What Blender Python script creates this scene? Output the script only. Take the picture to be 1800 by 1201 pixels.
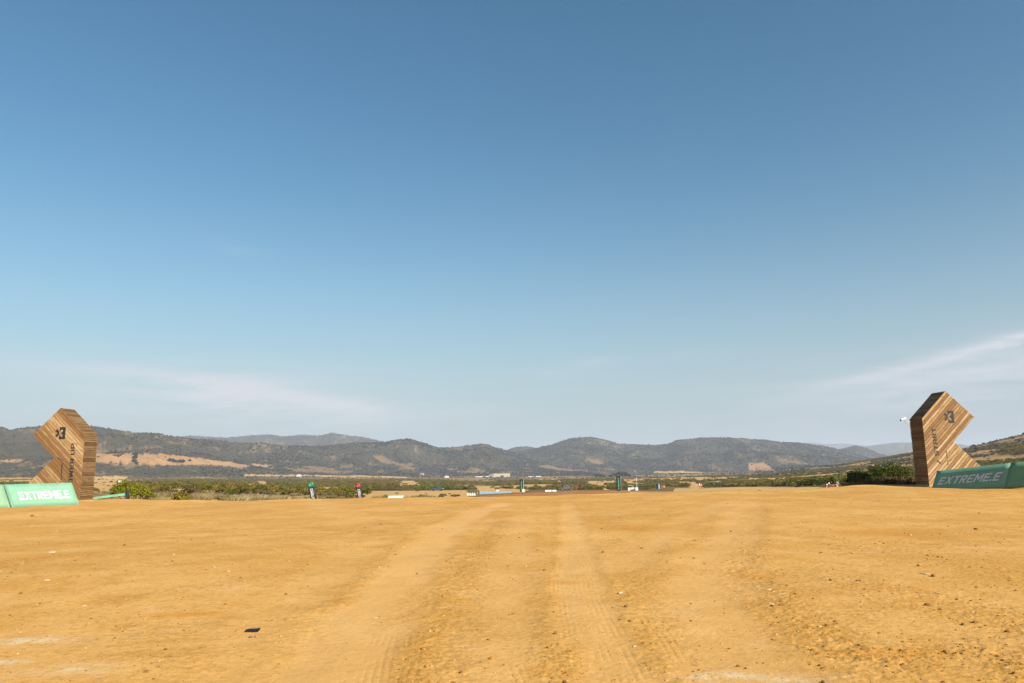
import bpy, bmesh, math, random
import numpy as np
from mathutils import Matrix, Vector, Euler

for o in list(bpy.data.objects):
    bpy.data.objects.remove(o, do_unlink=True)
random.seed(7)
SC = bpy.context.scene
COL = SC.collection

# ------------------------------------------------------------------ camera
F, CX, CY = 1300.0, 900.0, 600.5
PITCH, ROLL, EYE = 0.1673, -0.0176, 1.5
cam_d = bpy.data.cameras.new('camera'); cam = bpy.data.objects.new('camera', cam_d); COL.objects.link(cam)
cam_d.sensor_width = 36.0; cam_d.lens = F / 1800 * 36; cam_d.clip_start = 0.05; cam_d.clip_end = 40000
cam.matrix_world = Matrix.Translation((0, 0, EYE)) @ Matrix.Rotation(math.pi/2 + PITCH, 4, 'X') @ Matrix.Rotation(ROLL, 4, 'Z')
SC.camera = cam

# ------------------------------------------------------------------ sun and sky
SUN_EL, SUN_AZ = math.radians(31), math.radians(41)     # azimuth from straight behind the camera towards its right
sdir = Vector((math.cos(SUN_EL)*math.sin(SUN_AZ), -math.cos(SUN_EL)*math.cos(SUN_AZ), math.sin(SUN_EL)))
sun_d = bpy.data.lights.new('sun', 'SUN'); sun_d.energy = 5.0; sun_d.angle = math.radians(0.53); sun_d.color = (1.0, 0.93, 0.82)
sun = bpy.data.objects.new('sun', sun_d); COL.objects.link(sun)
sun.rotation_euler = sdir.to_track_quat('Z', 'Y').to_euler()
sun.location = (30, -30, 60)

W = bpy.data.worlds.new('World'); SC.world = W; W.use_nodes = True
SKY_STRENGTH = 0.079
CLOUD = 1.0

def build_world():
    nt = W.node_tree; N = nt.nodes; L = nt.links; N.clear()
    def nd(t, **k):
        n = N.new(t)
        for a, b in k.items(): setattr(n, a, b)
        return n
    def M(op, a, b=None, c=None, clamp=False):
        n = nd('ShaderNodeMath', operation=op, use_clamp=clamp)
        for i, v in enumerate((a, b, c)):
            if v is None: continue
            if isinstance(v, (int, float)): n.inputs[i].default_value = v
            else: L.new(v, n.inputs[i])
        return n.outputs[0]
    out = nd('ShaderNodeOutputWorld'); bg = nd('ShaderNodeBackground'); L.new(bg.outputs[0], out.inputs[0])
    bg.inputs[1].default_value = SKY_STRENGTH
    sky = nd('ShaderNodeTexSky', sky_type='NISHITA'); sky.sun_disc = False
    sky.sun_elevation = SUN_EL; sky.sun_rotation = math.atan2(sdir.x, sdir.y)
    sky.altitude = 0; sky.air_density = 1.0; sky.dust_density = 1.3; sky.ozone_density = 1.0
    hs = nd('ShaderNodeHueSaturation'); hs.inputs['Saturation'].default_value = 1.30; L.new(sky.outputs[0], hs.inputs['Color'])
    tint = nd('ShaderNodeVectorMath', operation='MULTIPLY'); L.new(hs.outputs[0], tint.inputs[0]); tint.inputs[1].default_value = (0.96, 1.08, 0.96)
    tc = nd('ShaderNodeTexCoord'); sep = nd('ShaderNodeSeparateXYZ'); L.new(tc.outputs['Generated'], sep.inputs[0])
    X, Y, Z = sep.outputs
    # azimuth (0 = straight ahead) and elevation of the looking direction
    az = M('ARCTAN2', X, Y); el = M('ARCSINE', Z)
    cmb = nd('ShaderNodeCombineXYZ')
    L.new(az, cmb.inputs[0]); L.new(el, cmb.inputs[1])
    def wisps(rot, sx, sy, scale, lo, hi, seed):
        mp = nd('ShaderNodeMapping'); mp.inputs['Rotation'].default_value[2] = rot; mp.inputs['Scale'].default_value = (sx, sy, 1)
        mp.inputs['Location'].default_value = (seed, seed*1.7, 0)
        L.new(cmb.outputs[0], mp.inputs[0])
        n = nd('ShaderNodeTexNoise'); n.inputs['Scale'].default_value = scale; n.inputs['Detail'].default_value = 7; n.inputs['Roughness'].default_value = 0.58
        n.inputs['Distortion'].default_value = 0.5
        L.new(mp.outputs[0], n.inputs['Vector'])
        r = nd('ShaderNodeMapRange', interpolation_type='SMOOTHSTEP'); r.inputs['From Min'].default_value = lo; r.inputs['From Max'].default_value = hi
        L.new(n.outputs[0], r.inputs[0]); return r.outputs[0]
    def blob(a0, e0, ra, re, rot, pw=2.0):
        da = M('SUBTRACT', az, a0); de = M('SUBTRACT', el, e0)
        c, s = math.cos(rot), math.sin(rot)
        p = M('ADD', M('MULTIPLY', da, c), M('MULTIPLY', de, s)); q = M('SUBTRACT', M('MULTIPLY', de, c), M('MULTIPLY', da, s))
        d = M('ADD', M('POWER', M('ABSOLUTE', M('DIVIDE', p, ra)), 2.0), M('POWER', M('ABSOLUTE', M('DIVIDE', q, re)), 2.0))
        return M('EXPONENT', M('MULTIPLY', d, -1.0))
    tot = None
    for (a0, e0, ra, re, rot, k, wr) in CLOUDS:
        w = wisps(wr, 7, 55, 1.0, 0.24, 0.72, a0*3 + e0*11)
        v = M('MULTIPLY', M('MULTIPLY', blob(a0, e0, ra, re, rot), w), k)
        tot = v if tot is None else M('ADD', tot, v)
    # faint veil of cirrus low all round the horizon
    band = M('MULTIPLY', M('EXPONENT', M('MULTIPLY', M('POWER', M('DIVIDE', M('SUBTRACT', el, 0.08), 0.07), 2.0), -1.0)), 0.22)
    tot = M('ADD', tot, M('MULTIPLY', band, wisps(-0.06, 2.2, 26, 1.0, 0.42, 0.75, 4.3)))
    tot = M('MULTIPLY', tot, CLOUD, clamp=True)
    veil = M('MULTIPLY', M('EXPONENT', M('MULTIPLY', M('POWER', M('DIVIDE', M('MAXIMUM', el, 0.0), 0.20), 2.0), -1.0)), 0.85)
    vm = nd('ShaderNodeMix', data_type='RGBA'); L.new(veil, vm.inputs[0]); L.new(tint.outputs[0], vm.inputs[6]); vm.inputs[7].default_value = (3.10, 3.72, 4.30, 1)
    mx = nd('ShaderNodeMix', data_type='RGBA'); L.new(tot, mx.inputs[0]); L.new(vm.outputs[2], mx.inputs[6])
    mx.inputs[7].default_value = CLOUD_COL
    L.new(mx.outputs[2], bg.inputs[0])

# ---- picture ray -> slope form: x = u*y, z = EYE + s*y
def us(px, py):
    a, b = px - CX, py - CY
    c, s = math.cos(ROLL), math.sin(ROLL)
    x, y = a*c + b*s, -a*s + b*c
    xc, zc = x/F, -y/F
    Y = math.cos(PITCH) - zc*math.sin(PITCH); Z = math.sin(PITCH) + zc*math.cos(PITCH)
    return xc/Y, Z/Y
def at(px, py, d):
    u, s = us(px, py); return Vector((u*d, d, EYE + s*d))
def gp(px, py, z=0.0):
    u, s = us(px, py); d = (z - EYE)/s; return (u*d, d)
def pix(x, y, z):
    """world arrays -> photograph pixels"""
    z = z - EYE
    yc = y*math.cos(PITCH) + z*math.sin(PITCH); zc = -y*math.sin(PITCH) + z*math.cos(PITCH)
    a, b = x/yc*F, -zc/yc*F
    c, s = math.cos(ROLL), math.sin(ROLL)
    return CX + a*c - b*s, CY + a*s + b*c

def ae(px, py):
    u, s = us(px, py); return math.atan2(u, 1), math.atan2(s, math.hypot(1, u))
def cl(px, py, rx, ry, rotdeg, k):
    a, e = ae(px, py); return (a, e, rx/F, ry/F, math.radians(rotdeg), k, math.radians(-rotdeg))
CLOUDS = [cl(430, 705, 250, 42, -5, 1.2), cl(330, 672, 150, 14, -3, 0.9), cl(570, 708, 130, 10, -7, 0.9),
          cl(1700, 618, 190, 11, 11, 1.15), cl(1740, 660, 240, 46, 8, 0.75), cl(1520, 690, 200, 14, 4, 0.3),
          cl(1040, 638, 45, 9, 4, 0.35), cl(960, 655, 40, 6, -3, 0.22), cl(40, 650, 90, 12, 2, 0.2), cl(410, 434, 50, 12, -8, 0.12)]
CLOUD_COL = (5.2, 5.4, 5.8, 1)
build_world()

VS = SC.view_settings
VS.view_transform = 'Standard'; VS.look = 'None'; VS.exposure = 0.78; VS.gamma = 1.0; VS.use_curve_mapping = False
SC.render.engine = 'CYCLES'
CY_ = SC.cycles
CY_.use_denoising = True; CY_.use_adaptive_sampling = False; CY_.denoising_prefilter = 'NONE'; CY_.max_bounces = 6; CY_.diffuse_bounces = 3; CY_.transparent_max_bounces = 12; CY_.volume_bounces = 0
CY_.sample_clamp_indirect = 6.0
try: CY_.denoiser = 'OPENIMAGEDENOISE'
except Exception: pass

# ------------------------------------------------------------------ numpy noise
def _h(ix, iy, seed):
    ix = ix.astype(np.int64); iy = iy.astype(np.int64)
    n = (ix*374761393 + iy*668265263 + seed*974634777) & 0xFFFFFFFF
    n = ((n ^ (n >> 13))*1274126177) & 0xFFFFFFFF
    n = (n ^ (n >> 16)) & 0xFFFFFFFF
    return n.astype(np.float64)/4294967295.0
def vn(x, y, seed=0):
    x = np.asarray(x, float); y = np.asarray(y, float)
    ix = np.floor(x); iy = np.floor(y); fx = x-ix; fy = y-iy
    fx = fx*fx*fx*(fx*(fx*6-15)+10); fy = fy*fy*fy*(fy*(fy*6-15)+10)
    a = _h(ix, iy, seed); b = _h(ix+1, iy, seed); c = _h(ix, iy+1, seed); d = _h(ix+1, iy+1, seed)
    return (a*(1-fx)+b*fx)*(1-fy) + (c*(1-fx)+d*fx)*fy
def fbm(x, y, oct=4, seed=0, gain=0.5):
    t = 0; a = 1; s = 0
    for i in range(oct):
        t = t + a*vn(x*2**i + 17.3*i, y*2**i - 9.1*i, seed+i); s += a; a *= gain
    return t/s
def sm(a, b, x):
    t = np.clip((np.asarray(x, float)-a)/(b-a), 0, 1); return t*t*(3-2*t)

# ------------------------------------------------------------------ mesh helpers
def mesh_np(name, V, Fc, mats=(), smooth=False, attrs=None, midx=None):
    V = np.asarray(V, np.float32); Fc = np.asarray(Fc, np.int32)
    me = bpy.data.meshes.new(name); n, k = Fc.shape
    me.vertices.add(len(V)); me.vertices.foreach_set('co', V.ravel())
    me.loops.add(n*k); me.loops.foreach_set('vertex_index', Fc.ravel())
    me.polygons.add(n); me.polygons.foreach_set('loop_start', np.arange(n, dtype=np.int32)*k)
    me.polygons.foreach_set('loop_total', np.full(n, k, np.int32))
    if midx is not None: me.polygons.foreach_set('material_index', np.asarray(midx, np.int32))
    me.polygons.foreach_set('use_smooth', np.full(n, smooth, bool))
    for m in mats: me.materials.append(m)
    for an, av in (attrs or {}).items():
        a = me.attributes.new(an, 'FLOAT', 'POINT'); a.data.foreach_set('value', np.asarray(av, np.float32).ravel())
    me.update(calc_edges=True); return me
def grid_mesh(name, X, Y, Z, mats, attrs=None, smooth=True):
    r, c = X.shape
    V = np.stack([X, Y, Z], -1).reshape(-1, 3)
    i = np.arange(r*c).reshape(r, c)
    Fc = np.stack([i[:-1, :-1], i[:-1, 1:], i[1:, 1:], i[1:, :-1]], -1).reshape(-1, 4)
    return mesh_np(name, V, Fc, mats, smooth, attrs)
def ob(name, me, parent=None, loc=None, **props):
    o = bpy.data.objects.new(name, me); COL.objects.link(o)
    if parent is not None: o.parent = parent
    if loc is not None: o.location = loc
    for k, v in props.items(): o[k] = v
    return o
def empty(name, loc, rz=0.0, label=None, cat=None, group=None):
    o = bpy.data.objects.new(name, None); COL.objects.link(o); o.location = loc; o.rotation_euler = (0, 0, rz); o.empty_display_size = 0.2
    if label: o['label'] = label
    if cat: o['category'] = cat
    if group: o['group'] = group
    return o
def bm_me(name, bm, mat, smooth=False):
    me = bpy.data.meshes.new(name); bm.normal_update(); bm.to_mesh(me); bm.free()
    for m in (mat if isinstance(mat, (list, tuple)) else [mat]): me.materials.append(m)
    if smooth: me.polygons.foreach_set('use_smooth', np.ones(len(me.polygons), bool))
    return me
def add_box(bm, cx, cy, cz, sx, sy, sz, bev=0.0, rot=None):
    m = Matrix.Translation((cx, cy, cz)) @ (rot.to_4x4() if rot else Matrix.Identity(4)) @ Matrix.Diagonal((sx, sy, sz, 1))
    r = bmesh.ops.create_cube(bm, size=1.0, matrix=m)
    if bev > 0:
        es = list({e for v in r['verts'] for e in v.link_edges})
        bmesh.ops.bevel(bm, geom=es, offset=bev, segments=2, affect='EDGES', profile=0.5)
def box_me(name, mat, sx, sy, sz, bev=0.0, off=(0, 0, 0)):
    bm = bmesh.new(); add_box(bm, off[0], off[1], off[2], sx, sy, sz, bev); return bm_me(name, bm, mat)
def add_tube(bm, pts, r0, r1=None, seg=8, cap=True):
    r1 = r0 if r1 is None else r1; pts = [Vector(p) for p in pts]; rings = []
    for i, p in enumerate(pts):
        t = (pts[min(i+1, len(pts)-1)] - pts[max(i-1, 0)]).normalized()
        a = t.orthogonal().normalized(); b = t.cross(a); r = r0 + (r1-r0)*i/max(1, len(pts)-1)
        rings.append([bm.verts.new(p + (a*math.cos(2*math.pi*k/seg) + b*math.sin(2*math.pi*k/seg))*r) for k in range(seg)])
    for i in range(len(rings)-1):
        for k in range(seg):
            bm.faces.new((rings[i][k], rings[i][(k+1) % seg], rings[i+1][(k+1) % seg], rings[i+1][k]))
    if cap:
        bm.faces.new(rings[0][::-1]); bm.faces.new(rings[-1])
def add_prism(bm, poly, y0, y1):
    """poly in (x, z), extruded along y"""
    a = [bm.verts.new((x, y0, z)) for x, z in poly]; b = [bm.verts.new((x, y1, z)) for x, z in poly]
    n = len(poly)
    bm.faces.new(a); bm.faces.new(b[::-1])
    for i in range(n): bm.faces.new((a[i], b[i], b[(i+1) % n], a[(i+1) % n]))

# ------------------------------------------------------------------ materials
def new_mat(name):
    m = bpy.data.materials.new(name); m.use_nodes = True; nt = m.node_tree
    b = nt.nodes['Principled BSDF']; return m, nt, b
ALB = 0.72
def dim(nt, sock, k=1.0):
    v = nt.nodes.new('ShaderNodeVectorMath'); v.operation = 'SCALE'; v.inputs['Scale'].default_value = ALB*k; nt.links.new(sock, v.inputs[0]); return v.outputs[0]
def plain(name, col, rough=0.6, metal=0.0, var=0.12, scale=8.0, spec=0.4):
    m, nt, b = new_mat(name); N, L = nt.nodes, nt.links
    tc = N.new('ShaderNodeTexCoord'); n = N.new('ShaderNodeTexNoise'); n.inputs['Scale'].default_value = scale; n.inputs['Detail'].default_value = 5
    L.new(tc.outputs['Object'], n.inputs['Vector'])
    r = N.new('ShaderNodeMapRange'); r.inputs['To Min'].default_value = 1-var; r.inputs['To Max'].default_value = 1+var; L.new(n.outputs[0], r.inputs[0])
    v = N.new('ShaderNodeVectorMath'); v.operation = 'SCALE'; v.inputs[0].default_value = [x*ALB for x in col[:3]]; L.new(r.outputs[0], v.inputs['Scale'])
    L.new(v.outputs[0], b.inputs['Base Color']); b.inputs['Roughness'].default_value = rough; b.inputs['Metallic'].default_value = metal
    b.inputs['Specular IOR Level'].default_value = spec
    return m
class NT:
    def __init__(s, nt): s.N, s.L = nt.nodes, nt.links
    def n(s, t, ins=None, **k):
        x = s.N.new(t)
        for a, b in k.items(): setattr(x, a, b)
        for a, b in (ins or {}).items():
            if hasattr(b, 'is_output') or isinstance(b, bpy.types.NodeSocket): s.L.new(b, x.inputs[a])
            else: x.inputs[a].default_value = b
        return x
    def attr(s, name): return s.n('ShaderNodeAttribute', attribute_name=name).outputs['Fac']
    def noise(s, vec, scale, detail=4, rough=0.55, dist=0.0):
        return s.n('ShaderNodeTexNoise', {'Vector': vec, 'Scale': scale, 'Detail': detail, 'Roughness': rough, 'Distortion': dist}).outputs[0]
    def rng(s, v, a, b, c=0.0, d=1.0, smooth=True):
        return s.n('ShaderNodeMapRange', {0: v, 1: a, 2: b, 3: c, 4: d}, interpolation_type='SMOOTHSTEP' if smooth else 'LINEAR').outputs[0]
    def mix(s, f, a, b):
        x = s.N.new('ShaderNodeMix'); x.data_type = 'RGBA'
        for i, v in ((0, f), (6, a), (7, b)):
            if isinstance(v, bpy.types.NodeSocket): s.L.new(v, x.inputs[i])
            elif isinstance(v, (tuple, list)): x.inputs[i].default_value = (*v[:3], 1)
            else: x.inputs[i].default_value = v
        return x.outputs[2]
    def m(s, op, a, b=None, clamp=False):
        x = s.N.new('ShaderNodeMath'); x.operation = op; x.use_clamp = clamp
        for i, v in enumerate((a, b)):
            if v is None: continue
            if isinstance(v, bpy.types.NodeSocket): s.L.new(v, x.inputs[i])
            else: x.inputs[i].default_value = v
        return x.outputs[0]

def dirt_material():
    m, nt, b = new_mat('ochre_dirt'); t = NT(nt)
    pos = t.n('ShaderNodeNewGeometry').outputs['Position']
    pale, rough, chalk, damp = (t.attr(k) for k in ('pale', 'rough', 'chalk', 'damp'))
    n0 = t.noise(pos, 0.35, 5, 0.6); n1 = t.noise(pos, 2.2, 6, 0.65); n2 = t.noise(pos, 14, 5, 0.7); n3 = t.noise(pos, 60, 4, 0.7); n5 = t.noise(pos, 0.9, 6, 0.7, 0.6)
    c = t.mix(t.rng(n0, 0.38, 0.62), (0.540, 0.278, 0.060), (0.620, 0.340, 0.096))
    c = t.mix(t.m('MULTIPLY', t.rng(n1, 0.50, 0.64), 0.50), c, (0.455, 0.225, 0.040))
    c = t.mix(t.m('MULTIPLY', t.rng(n5, 0.52, 0.64), 0.55), c, (0.465, 0.220, 0.036))
    c = t.mix(t.m('MULTIPLY', t.rng(n5, 0.46, 0.34), 0.45), c, (0.66, 0.390, 0.140))
    c = t.mix(t.m('MULTIPLY', t.rng(n2, 0.53, 0.66), 0.60), c, (0.315, 0.145, 0.026))
    c = t.mix(t.m('MULTIPLY', t.rng(n2, 0.44, 0.34), 0.45), c, (0.69, 0.420, 0.165))
    c = t.mix(t.m('MULTIPLY', t.rng(n3, 0.54, 0.66), 0.45), c, (0.30, 0.135, 0.024))
    c = t.mix(t.m('MULTIPLY', t.rng(n3, 0.45, 0.34), 0.40), c, (0.70, 0.430, 0.170))
    c = t.mix(t.m('MULTIPLY', pale, 0.62), c, (0.665, 0.390, 0.142))
    c = t.mix(t.m('MULTIPLY', rough, t.rng(n2, 0.42, 0.58, 0.18, 0.58)), c, (0.375, 0.178, 0.030))
    # crumbs and grit with their small shadows put into the colour, more on loose soil
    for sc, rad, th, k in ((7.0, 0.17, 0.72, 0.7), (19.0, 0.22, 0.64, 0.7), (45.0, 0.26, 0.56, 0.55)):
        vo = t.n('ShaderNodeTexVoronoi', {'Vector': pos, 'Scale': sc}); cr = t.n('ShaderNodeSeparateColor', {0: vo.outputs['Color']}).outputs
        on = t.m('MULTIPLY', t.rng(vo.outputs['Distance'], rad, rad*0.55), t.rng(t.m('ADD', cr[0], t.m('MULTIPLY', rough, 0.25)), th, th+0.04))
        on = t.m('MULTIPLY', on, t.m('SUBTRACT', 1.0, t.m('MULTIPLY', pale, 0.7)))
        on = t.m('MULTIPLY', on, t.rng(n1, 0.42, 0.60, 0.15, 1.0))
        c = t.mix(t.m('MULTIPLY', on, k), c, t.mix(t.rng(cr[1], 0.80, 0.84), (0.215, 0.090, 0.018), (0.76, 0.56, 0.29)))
    c = t.mix(t.m('MULTIPLY', damp, 0.55), c, (0.48, 0.205, 0.024))
    c = t.mix(t.m('MULTIPLY', chalk, t.rng(n1, 0.40, 0.58, 0.2, 0.85)), c, (0.66, 0.51, 0.31))
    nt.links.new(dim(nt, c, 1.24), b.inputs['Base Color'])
    b.inputs['Roughness'].default_value = 0.95; b.inputs['Specular IOR Level'].default_value = 0.15
    h = t.m('ADD', t.m('MULTIPLY', n2, 0.6), t.m('MULTIPLY', n3, 0.25))
    bp = t.n('ShaderNodeBump', {'Height': h, 'Distance': 0.03, 'Strength': 0.34})
    nt.links.new(bp.outputs[0], b.inputs['Normal'])
    return m

def land_material():
    m, nt, b = new_mat('scrub_land'); t = NT(nt)
    pos = t.n('ShaderNodeNewGeometry').outputs['Position']
    bare, track, hill, pink = (t.attr(k) for k in ('bare', 'track', 'hill', 'pink'))
    n0 = t.noise(pos, 0.012, 5, 0.6); n1 = t.noise(pos, 0.09, 6, 0.65); n2 = t.noise(pos, 0.6, 5, 0.7); n3 = t.noise(pos, 0.03, 6, 0.7)
    heath = t.mix(t.rng(n1, 0.35, 0.65), (0.165, 0.128, 0.024), (0.260, 0.165, 0.048))
    heath = t.mix(t.rng(n0, 0.35, 0.65), heath, (0.200, 0.115, 0.045))
    heath = t.mix(t.m('MULTIPLY', t.rng(n2, 0.5, 0.64), 0.6), heath, (0.24, 0.175, 0.085))
    hl = t.mix(t.rng(n3, 0.4, 0.65), (0.052, 0.044, 0.019), (0.086, 0.068, 0.033))
    hl = t.mix(t.m('MULTIPLY', t.rng(n1, 0.55, 0.66), 0.55), hl, (0.19, 0.145, 0.09))
    c = t.mix(hill, heath, hl)
    sand = t.mix(t.rng(n1, 0.35, 0.7), (0.74, 0.450, 0.160), (0.62, 0.370, 0.125))
    sand = t.mix(t.m('MULTIPLY', t.rng(n2, 0.5, 0.7), 0.5), sand, (0.40, 0.26, 0.13))
    sand = t.mix(pink, sand, t.mix(t.rng(n3, 0.35, 0.65), (0.44, 0.225, 0.095), (0.52, 0.295, 0.130)))
    c = t.mix(bare, c, sand)
    c = t.mix(track, c, t.mix(t.rng(n1, 0.35, 0.65), (0.50, 0.235, 0.075), (0.38, 0.165, 0.050)))
    nt.links.new(dim(nt, c), b.inputs['Base Color']); b.inputs['Roughness'].default_value = 0.95; b.inputs['Specular IOR Level'].default_value = 0.1
    bp = t.n('ShaderNodeBump', {'Height': t.m('ADD', n1, n2), 'Distance': 0.8, 'Strength': 0.5}); nt.links.new(bp.outputs[0], b.inputs['Normal'])
    return m

def foliage_mat(name, c1, c2, c3=None, transl=0.25, obj_var=0.35):
    m = bpy.data.materials.new(name); m.use_nodes = True; nt = m.node_tree; t = NT(nt)
    nt.nodes.remove(nt.nodes['Principled BSDF']); out = nt.nodes['Material Output']
    g = t.n('ShaderNodeNewGeometry'); oi = t.n('ShaderNodeObjectInfo')
    c = t.mix(g.outputs['Random Per Island'], c1, c2)
    if c3: c = t.mix(t.rng(oi.outputs['Random'], 0.35, 1.0, 0, 0.85, False), c, c3)
    br = t.rng(oi.outputs['Random'], 0, 1, ALB*(1-obj_var), ALB*(1+obj_var), False)
    v = t.n('ShaderNodeVectorMath', {0: c, 'Scale': br}, operation='SCALE').outputs[0]
    d = t.n('ShaderNodeBsdfDiffuse', {'Color': v}); tr = t.n('ShaderNodeBsdfTranslucent', {'Color': v})
    mx = t.n('ShaderNodeMixShader', {0: transl, 1: d.outputs[0], 2: tr.outputs[0]})
    nt.links.new(mx.outputs[0], out.inputs['Surface']); return m

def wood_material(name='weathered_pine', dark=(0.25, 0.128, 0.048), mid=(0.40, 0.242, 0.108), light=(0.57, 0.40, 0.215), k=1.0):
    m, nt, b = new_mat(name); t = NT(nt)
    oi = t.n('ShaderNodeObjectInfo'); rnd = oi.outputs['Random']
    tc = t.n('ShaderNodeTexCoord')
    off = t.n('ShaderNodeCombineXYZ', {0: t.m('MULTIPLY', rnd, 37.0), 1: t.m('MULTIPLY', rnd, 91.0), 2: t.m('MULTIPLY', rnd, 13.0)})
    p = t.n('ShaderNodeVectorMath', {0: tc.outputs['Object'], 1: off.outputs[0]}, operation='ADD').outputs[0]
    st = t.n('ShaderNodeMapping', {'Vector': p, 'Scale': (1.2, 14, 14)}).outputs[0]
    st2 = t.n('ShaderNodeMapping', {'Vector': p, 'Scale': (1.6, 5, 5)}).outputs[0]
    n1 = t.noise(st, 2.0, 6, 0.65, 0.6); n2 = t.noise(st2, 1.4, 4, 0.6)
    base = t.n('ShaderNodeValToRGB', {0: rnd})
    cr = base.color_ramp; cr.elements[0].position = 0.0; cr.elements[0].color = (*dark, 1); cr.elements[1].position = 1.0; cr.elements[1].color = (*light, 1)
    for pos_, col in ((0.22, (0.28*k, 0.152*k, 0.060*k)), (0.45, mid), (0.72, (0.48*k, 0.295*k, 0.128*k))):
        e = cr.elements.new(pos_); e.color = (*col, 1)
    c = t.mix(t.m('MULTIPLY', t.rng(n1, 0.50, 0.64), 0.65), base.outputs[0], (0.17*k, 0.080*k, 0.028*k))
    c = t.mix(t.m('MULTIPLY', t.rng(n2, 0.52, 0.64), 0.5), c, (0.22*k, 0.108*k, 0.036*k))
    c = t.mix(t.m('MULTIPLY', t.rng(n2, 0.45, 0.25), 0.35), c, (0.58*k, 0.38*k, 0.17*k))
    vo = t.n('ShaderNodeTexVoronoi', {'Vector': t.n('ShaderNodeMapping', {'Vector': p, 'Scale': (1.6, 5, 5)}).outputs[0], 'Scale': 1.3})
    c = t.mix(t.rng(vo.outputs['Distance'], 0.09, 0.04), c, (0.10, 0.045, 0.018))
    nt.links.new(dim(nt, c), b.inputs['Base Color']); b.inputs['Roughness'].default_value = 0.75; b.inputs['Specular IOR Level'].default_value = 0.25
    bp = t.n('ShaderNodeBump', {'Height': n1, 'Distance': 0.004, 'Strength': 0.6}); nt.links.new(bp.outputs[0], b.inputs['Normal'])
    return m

def vinyl(name, col):
    m, nt, b = new_mat(name); t = NT(nt)
    tc = t.n('ShaderNodeTexCoord').outputs['Object']
    n1 = t.noise(tc, 1.6, 4, 0.6, 0.4); n2 = t.noise(tc, 9, 5, 0.7)
    c = t.mix(t.m('MULTIPLY', t.rng(n1, 0.4, 0.7), 0.35), col, tuple(min(1, x*1.25+0.03) for x in col))
    c = t.mix(t.m('MULTIPLY', t.rng(n2, 0.52, 0.66), 0.25), c, (0.50, 0.38, 0.22))
    nt.links.new(dim(nt, c), b.inputs['Base Color']); b.inputs['Roughness'].default_value = 0.62; b.inputs['Specular IOR Level'].default_value = 0.25
    bp = t.n('ShaderNodeBump', {'Height': n1, 'Distance': 0.02, 'Strength': 0.5}); nt.links.new(bp.outputs[0], b.inputs['Normal'])
    return m

MAT = dict(
    dirt=dirt_material(), land=land_material(), wood=wood_material(),
    wood_edge=wood_material('shade_toned_weathered_pine', (0.20, 0.108, 0.045), (0.29, 0.160, 0.068), (0.36, 0.210, 0.095), 0.66),  # darker edge boards, the START gate's shade partly put into the colour
    core=plain('dark_plywood', (0.05, 0.028, 0.014), 0.9), ink=plain('black_stencil', (0.022, 0.021, 0.022), 0.7, var=0.3, scale=30),
    green=vinyl('green_vinyl', (0.180, 0.410, 0.270)), green2=vinyl('grass_green_vinyl', (0.165, 0.36, 0.195)), mint=vinyl('lime_mint_vinyl', (0.22, 0.40, 0.25)),
    print_white=plain('white_print', (0.78, 0.77, 0.76), 0.5, var=0.05), white=plain('white_plastic', (0.78, 0.78, 0.76), 0.45, var=0.08),
    black=plain('black_rubber', (0.012, 0.012, 0.013), 0.7), tyre=plain('tyre_rubber', (0.02, 0.019, 0.018), 0.85),
    glass=plain('dark_glass', (0.03, 0.04, 0.05), 0.12, spec=0.6), grey=plain('grey_paint', (0.12, 0.125, 0.13), 0.4, metal=0.2), blue=plain('blue_paint', (0.07, 0.13, 0.20), 0.35, metal=0.2),
    silver=plain('silver_trim', (0.5, 0.5, 0.5), 0.35, metal=0.8), red=plain('red_vinyl', (0.40, 0.028, 0.032), 0.5), pink=plain('pink_cloth', (0.72, 0.20, 0.27), 0.7),
    navy=plain('navy_vinyl', (0.018, 0.022, 0.04), 0.5), flag_green=plain('emerald_vinyl', (0.022, 0.20, 0.095), 0.5), forest=plain('dark_green_vinyl', (0.006, 0.022, 0.018), 0.5),
    mintprint=plain('mint_print', (0.16, 0.50, 0.32), 0.5), yellow=plain('yellow_paint', (0.75, 0.40, 0.03), 0.45), lime=plain('lime_paint', (0.50, 0.55, 0.16), 0.45),
    cream=plain('cream_render', (0.62, 0.52, 0.38), 0.85, scale=0.4), roof=plain('grey_roof', (0.30, 0.29, 0.28), 0.8, scale=0.5), paleblue=plain('pale_blue_netting', (0.26, 0.38, 0.48), 0.6, var=0.4, scale=3),
    steel=plain('dull_steel', (0.33, 0.34, 0.35), 0.5, metal=0.4), pinewood=plain('pale_board', (0.62, 0.42, 0.20), 0.8), sign_teal=plain('slate_teal_paint', (0.10, 0.16, 0.17), 0.5),
    clod=plain('earth_clod', (0.24, 0.115, 0.030), 0.95, var=0.5, scale=25), stone=plain('pale_stone', (0.62, 0.47, 0.28), 0.9, var=0.25, scale=20), post=plain('slate_post', (0.035, 0.042, 0.055), 0.6),
    bark=plain('bark', (0.10, 0.075, 0.05), 0.9), terracotta=plain('terracotta', (0.42, 0.20, 0.12), 0.85),
)
MAT['f_olive'] = foliage_mat('olive_leaves', (0.150, 0.135, 0.020), (0.270, 0.215, 0.036), (0.260, 0.170, 0.042))
MAT['f_green'] = foliage_mat('green_leaves', (0.090, 0.110, 0.020), (0.185, 0.195, 0.038), (0.190, 0.170, 0.042))
MAT['f_brown'] = foliage_mat('russet_twigs', (0.150, 0.090, 0.045), (0.245, 0.155, 0.075), (0.165, 0.130, 0.070))
MAT['f_straw'] = foliage_mat('straw_blades', (0.340, 0.250, 0.110), (0.480, 0.370, 0.190), (0.300, 0.245, 0.130))
MAT['f_lime'] = foliage_mat('yellow_green_leaves', (0.150, 0.180, 0.014), (0.430, 0.385, 0.032), None, 0.3, 0.05)
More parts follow.
